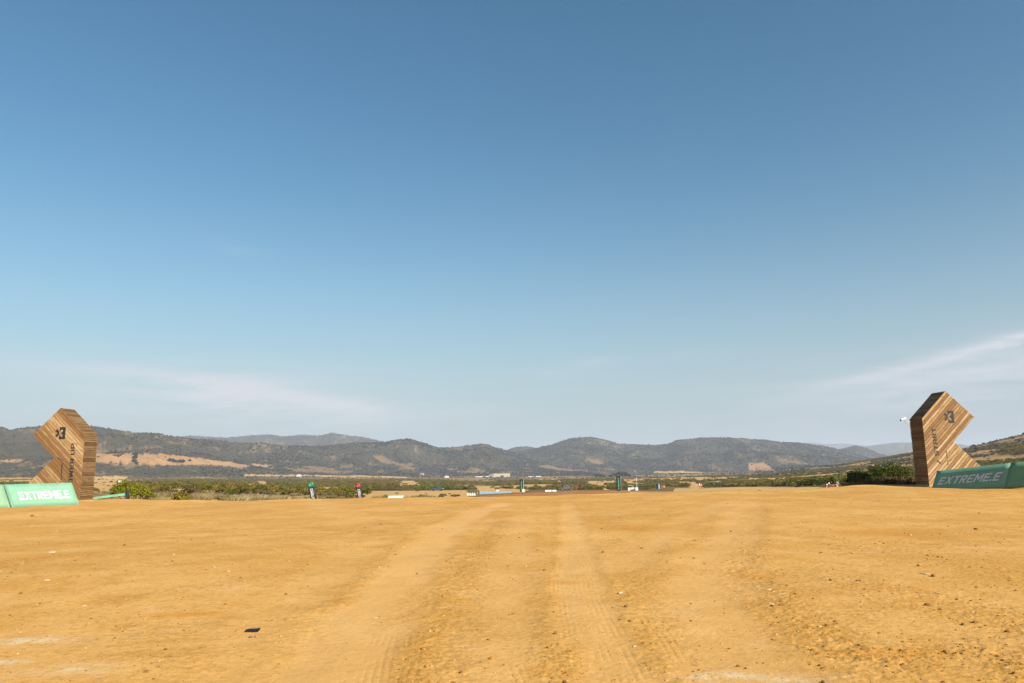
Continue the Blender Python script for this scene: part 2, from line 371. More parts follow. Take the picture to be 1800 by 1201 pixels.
MAT['f_dark'] = foliage_mat('glossy_dark_leaves', (0.060, 0.085, 0.018), (0.150, 0.170, 0.038), None, 0.25, 0.05)
MAT['f_dead'] = foliage_mat('dead_brush', (0.120, 0.072, 0.036), (0.27, 0.165, 0.082), None, 0.15, 0.1)
MAT['f_hill'] = foliage_mat('hill_maquis', (0.031, 0.031, 0.012), (0.044, 0.041, 0.017), (0.060, 0.050, 0.023), 0.2, 0.25)
MAT['f_tree'] = foliage_mat('eucalyptus_leaves', (0.055, 0.068, 0.036), (0.10, 0.11, 0.06), None, 0.2, 0.2)

# ------------------------------------------------------------------ the dirt clearing
def seg_dist(X, Y, pts):
    d = np.full(X.shape, 1e9); tt = np.zeros(X.shape); L = 0.0; side = np.zeros(X.shape)
    for (ax, ay), (bx, by) in zip(pts[:-1], pts[1:]):
        vx, vy = bx-ax, by-ay; l2 = vx*vx+vy*vy; l = math.sqrt(l2)
        t = np.clip(((X-ax)*vx + (Y-ay)*vy)/l2, 0, 1)
        ddx, ddy = X-(ax+t*vx), Y-(ay+t*vy); dd = np.hypot(ddx, ddy)
        w = dd < d; d = np.where(w, dd, d); tt = np.where(w, L+t*l, tt); side = np.where(w, np.sign(vx*ddy - vy*ddx), side); L += l
    return d, tt, side
def P_len(P): return sum(math.dist(a, b) for a, b in zip(P[:-1], P[1:]))
def smooth_pts(P, n=10):
    P = [P[0]] + list(P) + [P[-1]]; out = []
    for i in range(1, len(P)-2):
        p0, p1, p2, p3 = [np.array(P[j], float) for j in (i-1, i, i+1, i+2)]
        for k in range(n):
            t = k/n; out.append(tuple(0.5*((2*p1)+(-p0+p2)*t+(2*p0-5*p1+4*p2-p3)*t*t+(-p0+3*p1-3*p2+p3)*t**3)))
    out.append(tuple(P[-2])); return out
def W_(pts): return smooth_pts([gp(*p) for p in pts], 6)

PALE = [(W_([(540, 1250), (640, 1090), (700, 1010), (760, 950), (830, 905), (890, 884)]), 0.50, 0.95, 0.020),
        (W_([(1120, 1260), (1090, 1180), (1045, 1100), (1022, 1030), (1015, 960), (1006, 910), (998, 884)]), 0.30, 0.75, 0.014),
        (W_([(1330, 1240), (1270, 1130), (1245, 1050), (1262, 985), (1300, 935), (1318, 885)]), 0.55, 0.7, 0.012),
        (W_([(1080, 1000), (1140, 950), (1230, 905), (1300, 882)]), 0.45, 0.55, 0.01),
        (W_([(560, 885), (600, 900), (640, 925)]), 0.8, 0.35, 0.006),
        (W_([(820, 1240), (850, 1120), (880, 1030), (900, 960), (925, 905)]), 0.40, 0.5, 0.008),
        (W_([(1230, 900), (1330, 893), (1500, 900)]), 0.9, 0.3, 0.0),
        (W_([(0, 912), (160, 905), (340, 903)]), 1.2, 0.3, 0.0),
        (W_([(380, 1240), (470, 1120), (560, 1030), (640, 965)]), 0.5, 0.35, 0.008)]
ROUGH = [(W_([(890, 915), (840, 975), (808, 1050), (780, 1120), (745, 1230)]), 0.36, 0.9, 0.025),
         (W_([(705, 955), (655, 1000), (600, 1045), (520, 1110)]), 0.34, 0.7, 0.022),
         (W_([(1335, 895), (1318, 950), (1300, 1000), (1330, 1040), (1400, 1090), (1500, 1150)]), 0.42, 1.0, 0.022),
         (W_([(1090, 970), (1120, 1030), (1150, 1090), (1165, 1160), (1180, 1240)]), 0.34, 0.6, 0.020),
         (W_([(755, 1030), (715, 1060), (690, 1085)]), 0.22, 0.7, 0.02),
         (W_([(1000, 1080), (985, 1150), (975, 1240)]), 0.28, 0.6, 0.016),
         (W_([(1060, 905), (1085, 925), (1160, 928)]), 0.55, 0.55, 0.012),
         (W_([(0, 962), (200, 950), (420, 940), (640, 935)]), 0.28, 0.9, 0.02),
         (W_([(0, 945), (180, 936), (380, 930), (560, 925)]), 0.22, 0.75, 0.015),
         (W_([(0, 1000), (90, 980), (220, 972)]), 0.45, 0.9, 0.02),
         (W_([(180, 1060), (330, 1035), (480, 1010)]), 0.28, 0.7, 0.015),
         (W_([(1420, 940), (1560, 965), (1700, 995), (1830, 1025)]), 0.5, 0.55, 0.025),
         (W_([(1300, 1000), (1450, 1015), (1620, 1050), (1830, 1110)]), 0.55, 0.6, 0.028),
         (W_([(1560, 1150), (1650, 1140), (1760, 1150), (1850, 1190)]), 0.5, 0.75, 0.03),
         (W_([(1440, 1120), (1560, 1190), (1640, 1250)]), 0.35, 0.5, 0.02),
         (W_([(1180, 925), (1130, 945), (1100, 960)]), 0.3, 0.4, 0.01),
         (W_([(230, 1120), (420, 1100), (560, 1060)]), 0.3, 0.35, 0.014)]
TREADS = [(W_([(975, 945), (978, 1010), (985, 1090), (1005, 1250)]), 4, 0.055), (W_([(1012, 950), (1040, 1050), (1085, 1150), (1130, 1260)]), 6, 0.06),
          (W_([(1120, 1050), (1165, 1110), (1240, 1240)]), 4, 0.06), (W_([(880, 1110), (905, 1160), (940, 1240)]), 3, 0.055),
          (W_([(690, 1080), (665, 1140), (640, 1240)]), 4, 0.06), (W_([(740, 1070), (728, 1130), (700, 1250)]), 3, 0.06), (W_([(1050, 945), (1068, 975)]), 4, 0.07)]
CHALK = [(*gp(40, 1126), 0.42, 0.22), (*gp(140, 1178), 0.36, 0.16), (*gp(1280, 1185), 0.30, 0.14), (*gp(1390, 1193), 0.30, 0.10), (*gp(10, 1165), 0.25, 0.08), (*gp(1230, 1015), 0.28, 0.05)]
DAMP = [(*gp(1125, 925), 0.9, 0.9), (*gp(1330, 1010), 0.35, 0.25), (*gp(330, 1075), 0.5, 0.15), (*gp(1600, 1145), 0.5, 0.2), (*gp(1560, 1035), 0.6, 0.25), (*gp(990, 1020), 0.3, 0.15), (*gp(20, 985), 0.7, 0.5), (*gp(1560, 935), 1.2, 1.0)]

def crest_y(x): return 37.4 + 0.35*np.sin(x*0.21+1) + 0.6*(vn(x*0.33, x*0+3.3, 5)-0.5) + 0.35*sm(6, 16, x)
def pan_h(X, Y, fine=True):
    """height and surface masks of the dirt clearing"""
    X = np.asarray(X, float); Y = np.asarray(Y, float)
    z = 0.186*sm(-13, -19.5, X)*sm(22, 33, Y) + 0.209*sm(12, 18.5, X)*sm(22, 33, Y)
    z = z + 0.16*sm(17.5, 21, X)*sm(33, 27, Y)*sm(20, 26, Y)
    flat = 1 - 0.9*sm(3.4, 1.6, np.hypot(X+21.9, Y-36.2)) - 0.9*sm(3.4, 1.6, np.hypot(X-20.7, Y-35.9))
    z = z + flat*((fbm(X*0.10, Y*0.10, 3, 11)-0.5)*0.16 + (fbm(X*0.55, Y*0.45, 3, 21)-0.5)*0.05)
    pale = np.zeros(X.shape); rough = np.zeros(X.shape); chalk = np.zeros(X.shape); damp = np.zeros(X.shape)
    wob = (fbm(X*1.3, Y*1.1, 3, 31)-0.5)
    tall = vn(X*0.9, Y*0.5, 44)
    for P, hw, k, dep in PALE:
        d, t, s = seg_dist(X, Y, P); d = d + wob*0.9*hw
        m = sm(hw*1.35, hw*0.45, d); pale = np.maximum(pale, m*k*(0.65+0.5*tall)); z = z - 0.45*dep*m + dep*0.35*np.exp(-((d-hw*1.25)/(hw*0.35))**2)
    gr = fbm(X*9, Y*8, 4, 61, 0.65)
    for P, hw, k, dep in ROUGH:
        d, t, s = seg_dist(X, Y, P); d = d + wob*0.9*hw
        m = sm(hw*1.3, hw*0.4, d)*k; rough = np.maximum(rough, m*sm(0.30, 0.60, gr+0.12)); z = z + 0.55*dep*m*(gr*1.6-0.6)
    broad = sm(0.50, 0.66, fbm(X*0.30+3, Y*0.38, 4, 77)); bstreak = sm(0.47, 0.64, fbm((X+Y*0.3)*0.8, Y*1.4, 3, 83))
    rough = np.maximum(rough, 0.85*broad*bstreak*sm(0.38, 0.58, gr))
    rough = np.maximum(rough, 0.45*sm(2, 9, X-Y*0.12)*bstreak*sm(0.40, 0.6, gr))
    if fine:
        for P, n, sp in TREADS:
            d, t, s = seg_dist(X, Y, P); e = d*s
            on = sm(n*sp*0.5+0.03, n*sp*0.5-0.02, np.abs(e))
            on = on*sm(0.25, 0.6, vn(t*2.2+n, e*9, 92))*sm(0.3, 1.2, t)*sm(0, 0.8, P_len(P)-t)
            ln = np.abs(np.cos(math.pi*(e + 0.012*(vn(t*3, t*0, 93)-0.5))/sp))**14
            z = z - 0.0038*on*ln
            rough = np.maximum(rough, 0.26*on*ln)
    for cx, cy, rx, ry in CHALK:
        chalk = np.maximum(chalk, np.exp(-((X-cx)/rx)**2-((Y-cy)/ry)**2)*sm(0.35, 0.6, gr+0.12))
    for cx, cy, rx, ry in DAMP:
        damp = np.maximum(damp, np.exp(-((X-cx)/rx)**2-((Y-cy)/ry)**2))
    rough = rough*(1-0.75*pale)
    if fine:
        nr = fbm(X*22, Y*20, 4, 101, 0.7) - 0.5
        z = z + nr*(0.009 + 0.012*rough)*(1-0.6*np.clip(pale, 0, 1)) + np.maximum(0, vn(X*30, Y*28, 111)-0.82)*0.05*(0.2+rough)
    c = crest_y(X)
    z = z + 0.05*np.exp(-((Y-c)/0.9)**2)*(0.4+vn(X*0.7, X*0, 9))
    dy = np.maximum(0, Y-c); z = z - 0.45*dy - 0.12*dy**2
    return z, pale, rough, chalk, damp
def pan_z(x, y): return float(pan_h(np.array([x]), np.array([y]), False)[0][0])

ys = [4.4]
while ys[-1] < 36: ys.append(ys[-1] + 0.0135*(ys[-1]/5)**1.45)
ys += list(np.arange(36.15, 40, 0.14)) + [41, 43, 46]
yy = np.concatenate([[-60, -30, -15, -8, -4, -1, 1, 2.4, 3.3, 4.0], np.array(ys)])
uf = np.concatenate([np.linspace(-3.2, -0.86, 14), np.linspace(-0.84, 0.84, 940), np.linspace(0.86, 3.2, 14)])
Ywid = np.maximum(yy, 4.4)
GX = uf[None, :]*(Ywid[:, None] + np.where(np.abs(uf[None, :]) > 0.85, 14, 0)*0); GY = np.repeat(yy[:, None], len(uf), 1)
ext = np.where(np.abs(uf) > 0.85, np.sign(uf)*60*(np.abs(uf)-0.85)/2.35, 0.0); GX = GX + ext[None, :]
GZ, pa, ro, ch, da = pan_h(GX, GY)
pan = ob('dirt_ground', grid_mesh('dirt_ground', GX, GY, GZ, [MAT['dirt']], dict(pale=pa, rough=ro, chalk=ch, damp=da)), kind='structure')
pan['label'] = 'ochre dirt start area with tyre tracks and loose soil'

# ------------------------------------------------------------------ land beyond: plain and hills
colp = [0, 300, 600, 900, 1100, 1300, 1500, 1800]
TAB = {45: (884, 880.5, 881.5, 885, 884, 873, 863.5, 858), 60: (878, 876, 879, 886, 884, 866, 859, 853), 100: (871, 869, 876, 880, 878, 862, 856, 846),
       150: (865, 863, 871, 874, 871, 860, 851, 838), 214: (860, 859, 867, 867.5, 863.5, 858.5, 846.5, 831), 275: (857, 856, 863, 864.5, 861.5, 856, 842, 826),
       400: (853, 852.5, 857, 859, 857, 850, 836, 822), 700: (847, 847, 848.5, 850, 847, 841, 830, 819), 1200: (842, 842, 842.5, 843.5, 841, 835, 826, 815), 2000: (838.5, 838, 838.3, 838.8, 836, 832, 824, 814),
       3000: (837, 836, 836, 836.5, 834.5, 829.5, 822, 813), 5000: (836, 834.5, 834, 834, 832, 827, 820, 812), 14000: (835.8, 832, 828, 824, 820, 817, 813, 808)}
rows_d = [38.0] + sorted(TAB)
cu = np.array([us(c, 845)[0] for c in colp])
ztab = [[-0.10, -0.10, -0.20, -0.35, -0.35, -0.20, -0.10, -0.10]] + [[EYE + us(c, p)[1]*d for c, p in zip(colp, TAB[d])] for d in sorted(TAB)]
ztab = np.array(ztab); ld = np.log(rows_d)
def plain_z(u, d):
    u = np.asarray(u, float); d = np.asarray(d, float)
    l = np.log(np.maximum(d, 30)); sh = np.broadcast(u, l).shape
    u = np.broadcast_to(u, sh); l = np.broadcast_to(l, sh)
    res = np.zeros(sh); ci = np.clip(np.searchsorted(cu, u)-1, 0, len(cu)-2); f = np.clip((u-cu[ci])/(cu[ci+1]-cu[ci]), 0, 1); f = f*f*(3-2*f)
    ri = np.clip(np.searchsorted(ld, l)-1, 0, len(ld)-2); g = np.clip((l-ld[ri])/(ld[ri+1]-ld[ri]), -1.5, 1)
    a = ztab[ri, ci]*(1-f) + ztab[ri, ci+1]*f; b = ztab[ri+1, ci]*(1-f) + ztab[ri+1, ci+1]*f
    return a*(1-g) + b*g

def ridge(pts, D, Wf, Wb):
    U = []; S = []
    for px, py in pts:
        u, s = us(px, py); U.append(u); S.append(s)
    return dict(U=np.array(U), S=np.array(S), D=D, Wf=Wf, Wb=Wb)
def interp_px(tbl):
    U = [us(p, 800)[0] for p, v in tbl]; V = [v for p, v in tbl]
    return lambda u: np.interp(u, U, V)
LAYERS = [
    ridge([(-700, 800), (-500, 768), (-300, 758), (-150, 745), (-60, 744), (0, 750), (20, 755.5), (50, 750), (110, 747), (165, 749), (190, 753), (233, 760), (280, 762), (303, 767.5), (337, 771), (385, 773), (410, 777.5), (460, 779),
           (498, 782.5), (548, 785), (590, 782.5), (615, 779), (643, 778), (677, 778), (700, 772.5), (722, 771.7), (747, 780), (767, 787), (790, 787.5), (813, 784.7), (827, 783), (848, 780.7), (857, 781), (867, 785), (887, 792), (920, 801), (960, 811), (1010, 822), (1060, 832)],
          interp_px([(-700, 1700), (0, 1750), (303, 1950), (460, 2350), (677, 2800), (887, 3000), (1060, 3000)]), interp_px([(0, 650), (303, 700), (677, 950), (1060, 1000)]), 900),
    ridge([(760, 838), (800, 828), (850, 813), (880, 801), (920, 793), (940, 789), (967, 783), (993, 774), (1008, 770), (1020, 768.7), (1039, 768.4), (1060, 772.7), (1087, 779.3), (1100, 781), (1127, 782), (1153, 783.3), (1173, 781), (1190, 774), (1213, 771.7), (1235, 769.7), (1277, 769), (1302, 770.5), (1343, 774),
           (1377, 777.5), (1402, 779), (1433, 782.5), (1461, 787), (1481, 792), (1510, 801), (1540, 809), (1600, 818), (1700, 826)],
          interp_px([(760, 3300), (1100, 3500), (1300, 3300), (1700, 3200)]), interp_px([(900, 1000), (1300, 1100)]), 1000),
    ridge([(840, 815), (870, 798), (907, 786.7), (927, 785), (944, 788.7), (970, 797), (1010, 815)], lambda u: 4100+0*u, lambda u: 800+0*u, 800),
    ridge([(1410, 815), (1450, 799), (1475, 791), (1503, 783.5), (1524, 789), (1545, 798), (1580, 808), (1620, 818)], lambda u: 3900+0*u, lambda u: 600+0*u, 800),
    ridge([(180, 800), (240, 778), (303, 768), (340, 766), (370, 768), (400, 769), (430, 766), (475, 763), (495, 766.5), (530, 764), (560, 765.5), (583, 760), (610, 765), (640, 768.5), (677, 777), (720, 790), (780, 812)], lambda u: 4600+0*u, lambda u: 1100+0*u, 1200),
    ridge([(1330, 800), (1409, 780), (1420, 777), (1432, 776.5), (1450, 779.5), (1490, 778.5), (1510, 781.5), (1530, 783), (1560, 786), (1640, 790), (1750, 800)], lambda u: 10200+0*u, lambda u: 2000+0*u, 2000),
    ridge([(1440, 812), (1490, 794), (1520, 785), (1545, 781), (1576, 777.5), (1603, 777.5), (1640, 779), (1682, 780), (1692, 781), (1705, 784), (1760, 792), (1850, 798), (2100, 790), (2500, 770)], lambda u: 7200+0*u, lambda u: 1800+0*u, 1800),
    ridge([(1330, 838), (1380, 830), (1423, 825), (1467, 820.5), (1496, 813.7), (1532, 808), (1575, 801), (1601, 797), (1650, 792), (1694, 788.5), (1712, 783.6), (1740, 778), (1761, 772), (1796, 763.5), (1850, 752), (1950, 742), (2200, 735), (2600, 745)],
          interp_px([(1330, 1500), (1500, 1150), (1700, 850), (1900, 700)]), interp_px([(1330, 700), (1500, 650), (1900, 480)]), 500),
]
def land_h(u, d):
    u = np.asarray(u, float); d = np.asarray(d, float)
    x = u*d; base = plain_z(u, d)
    amp = 0.02 + sm(60, 600, d)*1.1
    z = base + (fbm(x*0.012, d*0.008, 4, 201)-0.5)*amp*2.0
    hill = np.zeros(z.shape)
    for i, L in enumerate(LAYERS):
        D = L['D'](u); Wf = L['Wf'](u); rz = EYE + np.interp(u, L['U'], L['S'])*D
        inside = (u > L['U'][0]) & (u < L['U'][-1])
        t = (D-d)/Wf; tb = (d-D)/L['Wb']
        n = fbm(x*0.0035+i*7, d*0.0030, 4, 300+i, 0.55) - 0.5
        n2 = np.abs(fbm(x*0.0075+i*3, d*0.0022, 3, 340+i)-0.5)*2
        tt = np.clip(t + (n*0.9 + (n2-0.35)*0.35)*np.clip(t, 0, 1)*np.clip(1.15-t, 0, 1)*1.6, 0, 1)
        g = np.where(t > 0, (1-tt)**1.45, np.clip(1-np.clip(tb, 0, 1)**1.6, 0, 1))
        b0 = plain_z(u, D-Wf)
        zl = np.where(inside & (t < 1) & (tb < 1), b0 + (rz-b0)*g, -1e3)
        # ridge detail away from the crest line
        zl = zl + (fbm(x*0.02, d*0.02, 3, 380+i)-0.5)*np.minimum(9, 0.0016*d)*np.clip(np.abs(t)*3, 0.15, 1)
        up = zl > z
        hill = np.where(up, np.clip((zl-z)/6+0.15, 0, 1), hill); z = np.where(up, zl, z)
    return z, hill

# open ground, fields and paths, as outlines on the land
def inpoly(px, py, poly):
    r = np.zeros(px.shape, bool); n = len(poly); j = n-1
    for i in range(n):
        xi, yi = poly[i]; xj, yj = poly[j]
        c = ((yi > py) != (yj > py)) & (px < (xj-xi)*(py-yi)/(yj-yi+1e-9)+xi); r ^= c; j = i
    return r
FIELDS = [[(160, 799), (200, 798), (232, 797), (234, 814), (210, 813), (160, 812)], [(241, 800), (262, 799), (285, 798), (310, 800), (335, 804), (365, 808), (400, 812), (440, 819), (432, 822), (398, 819), (360, 817), (325, 817), (290, 817.5), (241, 816)],
          [(442, 815), (480, 820), (478, 823), (445, 820)], [(-20, 808), (38, 809), (30, 813), (-20, 812)], [(530, 818), (588, 824), (590, 826), (545, 824)], [(500, 823), (580, 827), (630, 830), (600, 832), (520, 829)],
          [(597, 819), (620, 818), (615, 823), (600, 823)], [(700, 820), (735, 823), (728, 826), (702, 824)], [(1314, 816), (1326, 814), (1340, 813), (1352, 820), (1362, 828), (1318, 827)],
          [(1356, 806), (1380, 808), (1420, 815), (1418, 818), (1380, 813)], [(944, 819), (965, 817), (985, 823), (1022, 827), (1012, 829), (975, 827)], [(1028, 808), (1042, 808), (1062, 815), (1056, 818), (1038, 813)], [(1063, 824), (1085, 825), (1080, 827), (1060, 826)],
          [(785, 824), (805, 824), (803, 826), (785, 826)], [(802, 828), (862, 830), (860, 833), (806, 831)], [(890, 829), (930, 830), (925, 832), (892, 831)], [(900, 821), (935, 823), (925, 824)], [(655, 802), (670, 800), (690, 812), (720, 818), (710, 820), (670, 812)]]
SANDS = [[(150, 838), (236, 838), (205, 846), (212, 853), (203, 864), (170, 866), (150, 864)], [(430, 834), (720, 838), (715, 840.5), (560, 838.5), (430, 837)], [(690, 845), (730, 845), (742, 850), (738, 857), (695, 856), (700, 850)],
         [(575, 857), (602, 858), (608, 864), (580, 872), (560, 868)], [(840, 855), (925, 861), (925, 866), (850, 866), (836, 861)], [(1025, 846), (1085, 846), (1090, 850), (1062, 852), (1078, 860), (1062, 862), (1040, 853)], [(1095, 843), (1130, 843), (1126, 847), (1098, 850)],
         [(1168, 846), (1220, 847), (1236, 857), (1216, 860), (1205, 852)], [(1215, 839), (1275, 840), (1270, 844), (1218, 846)], [(1235, 847), (1272, 846), (1268, 851), (1236, 852)], [(1315, 840), (1334, 840), (1332, 844), (1316, 844)], [(1335, 847), (1382, 843), (1380, 847), (1340, 850)],
         [(1120, 869), (1190, 866), (1225, 859), (1300, 856), (1500, 857), (1500, 880), (1120, 885)], [(1435, 841), (1484, 845), (1484, 848), (1438, 844)], [(1412, 848), (1470, 850), (1468, 853), (1415, 852)], [(1150, 828), (1240, 830), (1235, 833), (1152, 832)], [(1490, 817), (1620, 818), (1620, 820), (1495, 819)],
         [(60, 872), (560, 873), (560, 884), (60, 886)], [(270, 859), (395, 860), (420, 854), (442, 850), (446, 853), (425, 862), (400, 865), (280, 864)], [(450, 847), (470, 846), (466, 851), (452, 852)], [(640, 863), (820, 862), (830, 874), (640, 876)], [(570, 847), (592, 848), (590, 850), (572, 850)], [(975, 845), (990, 846), (988, 850), (976, 849)],
         [(-20, 840), (60, 840), (60, 843), (-20, 844)], [(-20, 847), (60, 846), (60, 850), (-20, 850)], [(1100, 848), (1140, 850), (1130, 853), (1104, 852)]]
TRACKP = [[(845, 872), (905, 868), (965, 864.5), (1010, 862.5), (1100, 862.5), (1180, 866), (1215, 868), (1215, 885), (845, 885)]]

def land_masks(x, d, z, hill):
    px, py = pix(x, d, z)
    jx = (fbm(x*0.02, d*0.012, 4, 401)-0.5); jy = (fbm(x*0.015+9, d*0.010, 4, 411)-0.5)
    qx, qy = px + jx*18, py + jy*2.6
    bare = np.zeros(px.shape); pink = np.zeros(px.shape); track = np.zeros(px.shape)
    for p in FIELDS:
        m = inpoly(px + jx*6, py + jy*1.6, p); bare[m] = 1 if p[0][0] < 500 or p[0][0] == 1314 else 0.42; pink[m] = 1
    for p in SANDS: bare[inpoly(qx, qy, p)] = 0.95
    for p in TRACKP: track[inpoly(px + jx*6, py + jy*1.5, p)] = 1
    track[(d < 120) | (d > 330)] = 0
    # scattered small openings in the heath
    op = sm(0.55, 0.62, fbm(x*0.010+5, d*0.006, 4, 431))*(hill < 0.05)*sm(90, 200, d)*sm(2600, 900, d)
    bare = np.maximum(bare, op*0.9)
    hs = sm(0.60, 0.70, fbm(x*0.030+2, d*0.012, 5, 441, 0.7))*(hill > 0.05)
    bare = np.maximum(bare, hs*0.28)
    rh = ((px > 1360) & (d < 1600) & (hill > 0.02)) * sm(0.44, 0.60, fbm(x*0.035, d*0.014, 5, 451, 0.65))
    bare = np.maximum(bare, rh*0.95); pink = np.maximum(pink, rh*0.7)
    nd_ = sm(130, 60, d)*sm(0.36, 0.55, fbm(x*0.25, d*0.15, 3, 461))*0.8
    bare = np.maximum(bare, nd_)
    bare[(px > 1185) & (px < 1500) & (py > 858.5+2*jy) & (d > 38) & (d < 330)] = 0.95; m2 = (px > 1105) & (px < 1240) & (py > 864.5) & (d < 330); bare[m2] = 0.95; track[m2] *= 0.25
    return bare, pink, track

dd = [31.0]
while dd[-1] < 13500: dd.append(dd[-1]*(1.0125 if dd[-1] < 5200 else 1.03) + 0.15)
dd = np.array(dd)
uu = np.concatenate([-np.geomspace(6.0, 0.95, 26)[:-1], np.linspace(-0.93, -0.80, 30), np.linspace(-0.795, 0.795, 1050), np.linspace(0.80, 0.93, 30), np.geomspace(0.95, 6.0, 26)[1:]])
LU, LD = np.meshgrid(uu, dd)
LZ, LH = land_h(LU, LD); LX = LU*LD
# hide the near rim below the clearing
LZ = np.where(LD < 37.0, np.minimum(LZ, -0.5), LZ)
b_, p_, t_ = land_masks(LX, LD, LZ, LH)
land = ob('terrain', grid_mesh('terrain', LX, LD, LZ, [MAT['land']], dict(bare=b_, pink=p_, track=t_, hill=LH)), kind='structure')
land['label'] = 'scrub covered plain rising to hazy maquis hills'
# country behind and beside the camera
bx = np.array([-9000, -3000, -800, -200, -62, 62, 200, 800, 3000, 9000.]); by = np.array([-9000, -3000, -800, -200, -61, 30.9])
BX, BY = np.meshgrid(bx, by); BZ = np.full(BX.shape, -1.2) - sm(60, 800, np.hypot(BX, BY))*6
back = ob('rear_ground', grid_mesh('rear_ground', BX, BY, BZ, [MAT['land']], dict(bare=np.full(BX.shape, 0.45), pink=np.zeros(BX.shape), track=np.zeros(BX.shape), hill=np.zeros(BX.shape))), kind='structure')
def land_z(x, d): return float(land_h(np.array([x/d]), np.array([d]))[0][0])
def ground_z(x, y):
    return max(pan_z(x, y), land_z(x, y)) if y > 31 else pan_z(x, y)

# ------------------------------------------------------------------ lettering
GLYPH = {
    'E': (0.82, [[(0, 0), (1, 0), (1, .19), (.27, .19), (.27, .405), (.9, .405), (.9, .595), (.27, .595), (.27, .81), (1, .81), (1, 1), (0, 1)]]),
    'F': (0.78, [[(0, 0), (.27, 0), (.27, .38), (.9, .38), (.9, .57), (.27, .57), (.27, .81), (1, .81), (1, 1), (0, 1)]]),
    'X': (0.98, [[(0, 0), (.28, 0), (.5, .35), (.72, 0), (1, 0), (.64, .5), (1, 1), (.72, 1), (.5, .65), (.28, 1), (0, 1), (.36, .5)]]),
    'T': (0.86, [[(.36, 0), (.64, 0), (.64, .81), (1, .81), (1, 1), (0, 1), (0, .81), (.36, .81)]]),
    'R': (0.86, [[(0, 0), (.26, 0), (.26, 1), (0, 1)], [(.26, 1), (.85, 1), (1, .86), (1, .52), (.85, .38), (.26, .38), (.26, .57), (.70, .57), (.74, .61), (.74, .77), (.70, .81), (.26, .81)], [(.40, .38), (.70, .38), (1, 0), (.69, 0)]]),
    'P': (0.86, [[(0, 0), (.26, 0), (.26, 1), (0, 1)], [(.26, 1), (.85, 1), (1, .86), (1, .48), (.85, .34), (.26, .34), (.26, .53), (.70, .53), (.74, .57), (.74, .77), (.70, .81), (.26, .81)]]),
    'M': (1.12, [[(0, 0), (.21, 0), (.21, .62), (.5, .2), (.79, .62), (.79, 0), (1, 0), (1, 1), (.79, 1), (.5, .57), (.21, 1), (0, 1)]]),
    'W': (1.25, [[(.16, 0), (.36, 0), (.5, .52), (.64, 0), (.84, 0), (1, 1), (.81, 1), (.73, .40), (.58, 1), (.42, 1), (.27, .40), (.19, 1), (0, 1)]]),
    'U': (0.88, [[(0, 1), (0, .14), (.14, 0), (.86, 0), (1, .14), (1, 1), (.75, 1), (.75, .23), (.70, .19), (.30, .19), (.25, .23), (.25, 1)]]),
    'S': (0.88, [[(0, 0), (.86, 0), (1, .14), (1, .45), (.86, .595), (.25, .595), (.25, .81), (1, .81), (1, 1), (.14, 1), (0, .86), (0, .55), (.14, .405), (.75, .405), (.75, .19), (0, .19)]]),
    'A': (0.90, [[(0, 0), (.25, 0), (.25, .81), (.75, .81), (.75, 0), (1, 0), (1, .86), (.86, 1), (.14, 1), (0, .86)], [(.25, .27), (.75, .27), (.75, .45), (.25, .45)]]),
    'N': (0.92, [[(0, 0), (.24, 0), (.24, .62), (.76, 0), (1, 0), (1, 1), (.76, 1), (.76, .38), (.24, 1), (0, 1)]]),
    'H': (0.92, [[(0, 0), (.25, 0), (.25, .4), (.75, .4), (.75, 0), (1, 0), (1, 1), (.75, 1), (.75, .6), (.25, .6), (.25, 1), (0, 1)]]),
    'I': (0.26, [[(0, 0), (1, 0), (1, 1), (0, 1)]]), '.': (0.24, [[(0, 0), (1, 0), (1, .22), (0, .22)]]), '/': (0.55, [[(0, 0), (.36, 0), (1, 1), (.64, 1)]]),
    'O': (0.96, [[(0, .14), (.24, .23), (.24, .77), (0, .86)], [(0, .86), (.24, .77), (.29, .81), (.14, 1)], [(.14, 1), (.29, .81), (.71, .81), (.86, 1)], [(.86, 1), (.71, .81), (.76, .77), (1, .86)], [(1, .86), (.76, .77), (.76, .23), (1, .14)], [(1, .14), (.76, .23), (.71, .19), (.86, 0)], [(.86, 0), (.71, .19), (.29, .19), (.14, 0)], [(.14, 0), (.29, .19), (.24, .23), (0, .14)]]),
}
def text_raw(txt, bold=0.0):
    """block capitals as outlines in a 0..1 box (x right, z up)"""
    V = []; P = []; x = 0.0
    for ch in txt:
        w, polys = GLYPH[ch]
        for pl in polys:
            k = len(V); V += [(x+a*w, b) for a, b in pl]; P.append(tuple(range(k, k+len(pl))))
        x += w + 0.16
    V = np.array(V); V[:, 0] /= V[:, 0].max(); return V, P
def word(name, txt, mat, parent, fn, bold=0.02):
    """fn maps the word's 0..1 box to a point of its carrier"""
    V, P = text_raw(txt, bold); me = bpy.data.meshes.new(name); me.from_pydata([fn(a, b) for a, b in V], [], P); me.materials.append(mat)
    return ob(name, me, parent)
def flat(name, poly, mat, parent, fn):
    me = bpy.data.meshes.new(name); me.from_pydata([fn(a, b) for a, b in poly], [], [tuple(range(len(poly)))]); me.materials.append(mat); return ob(name, me, parent)

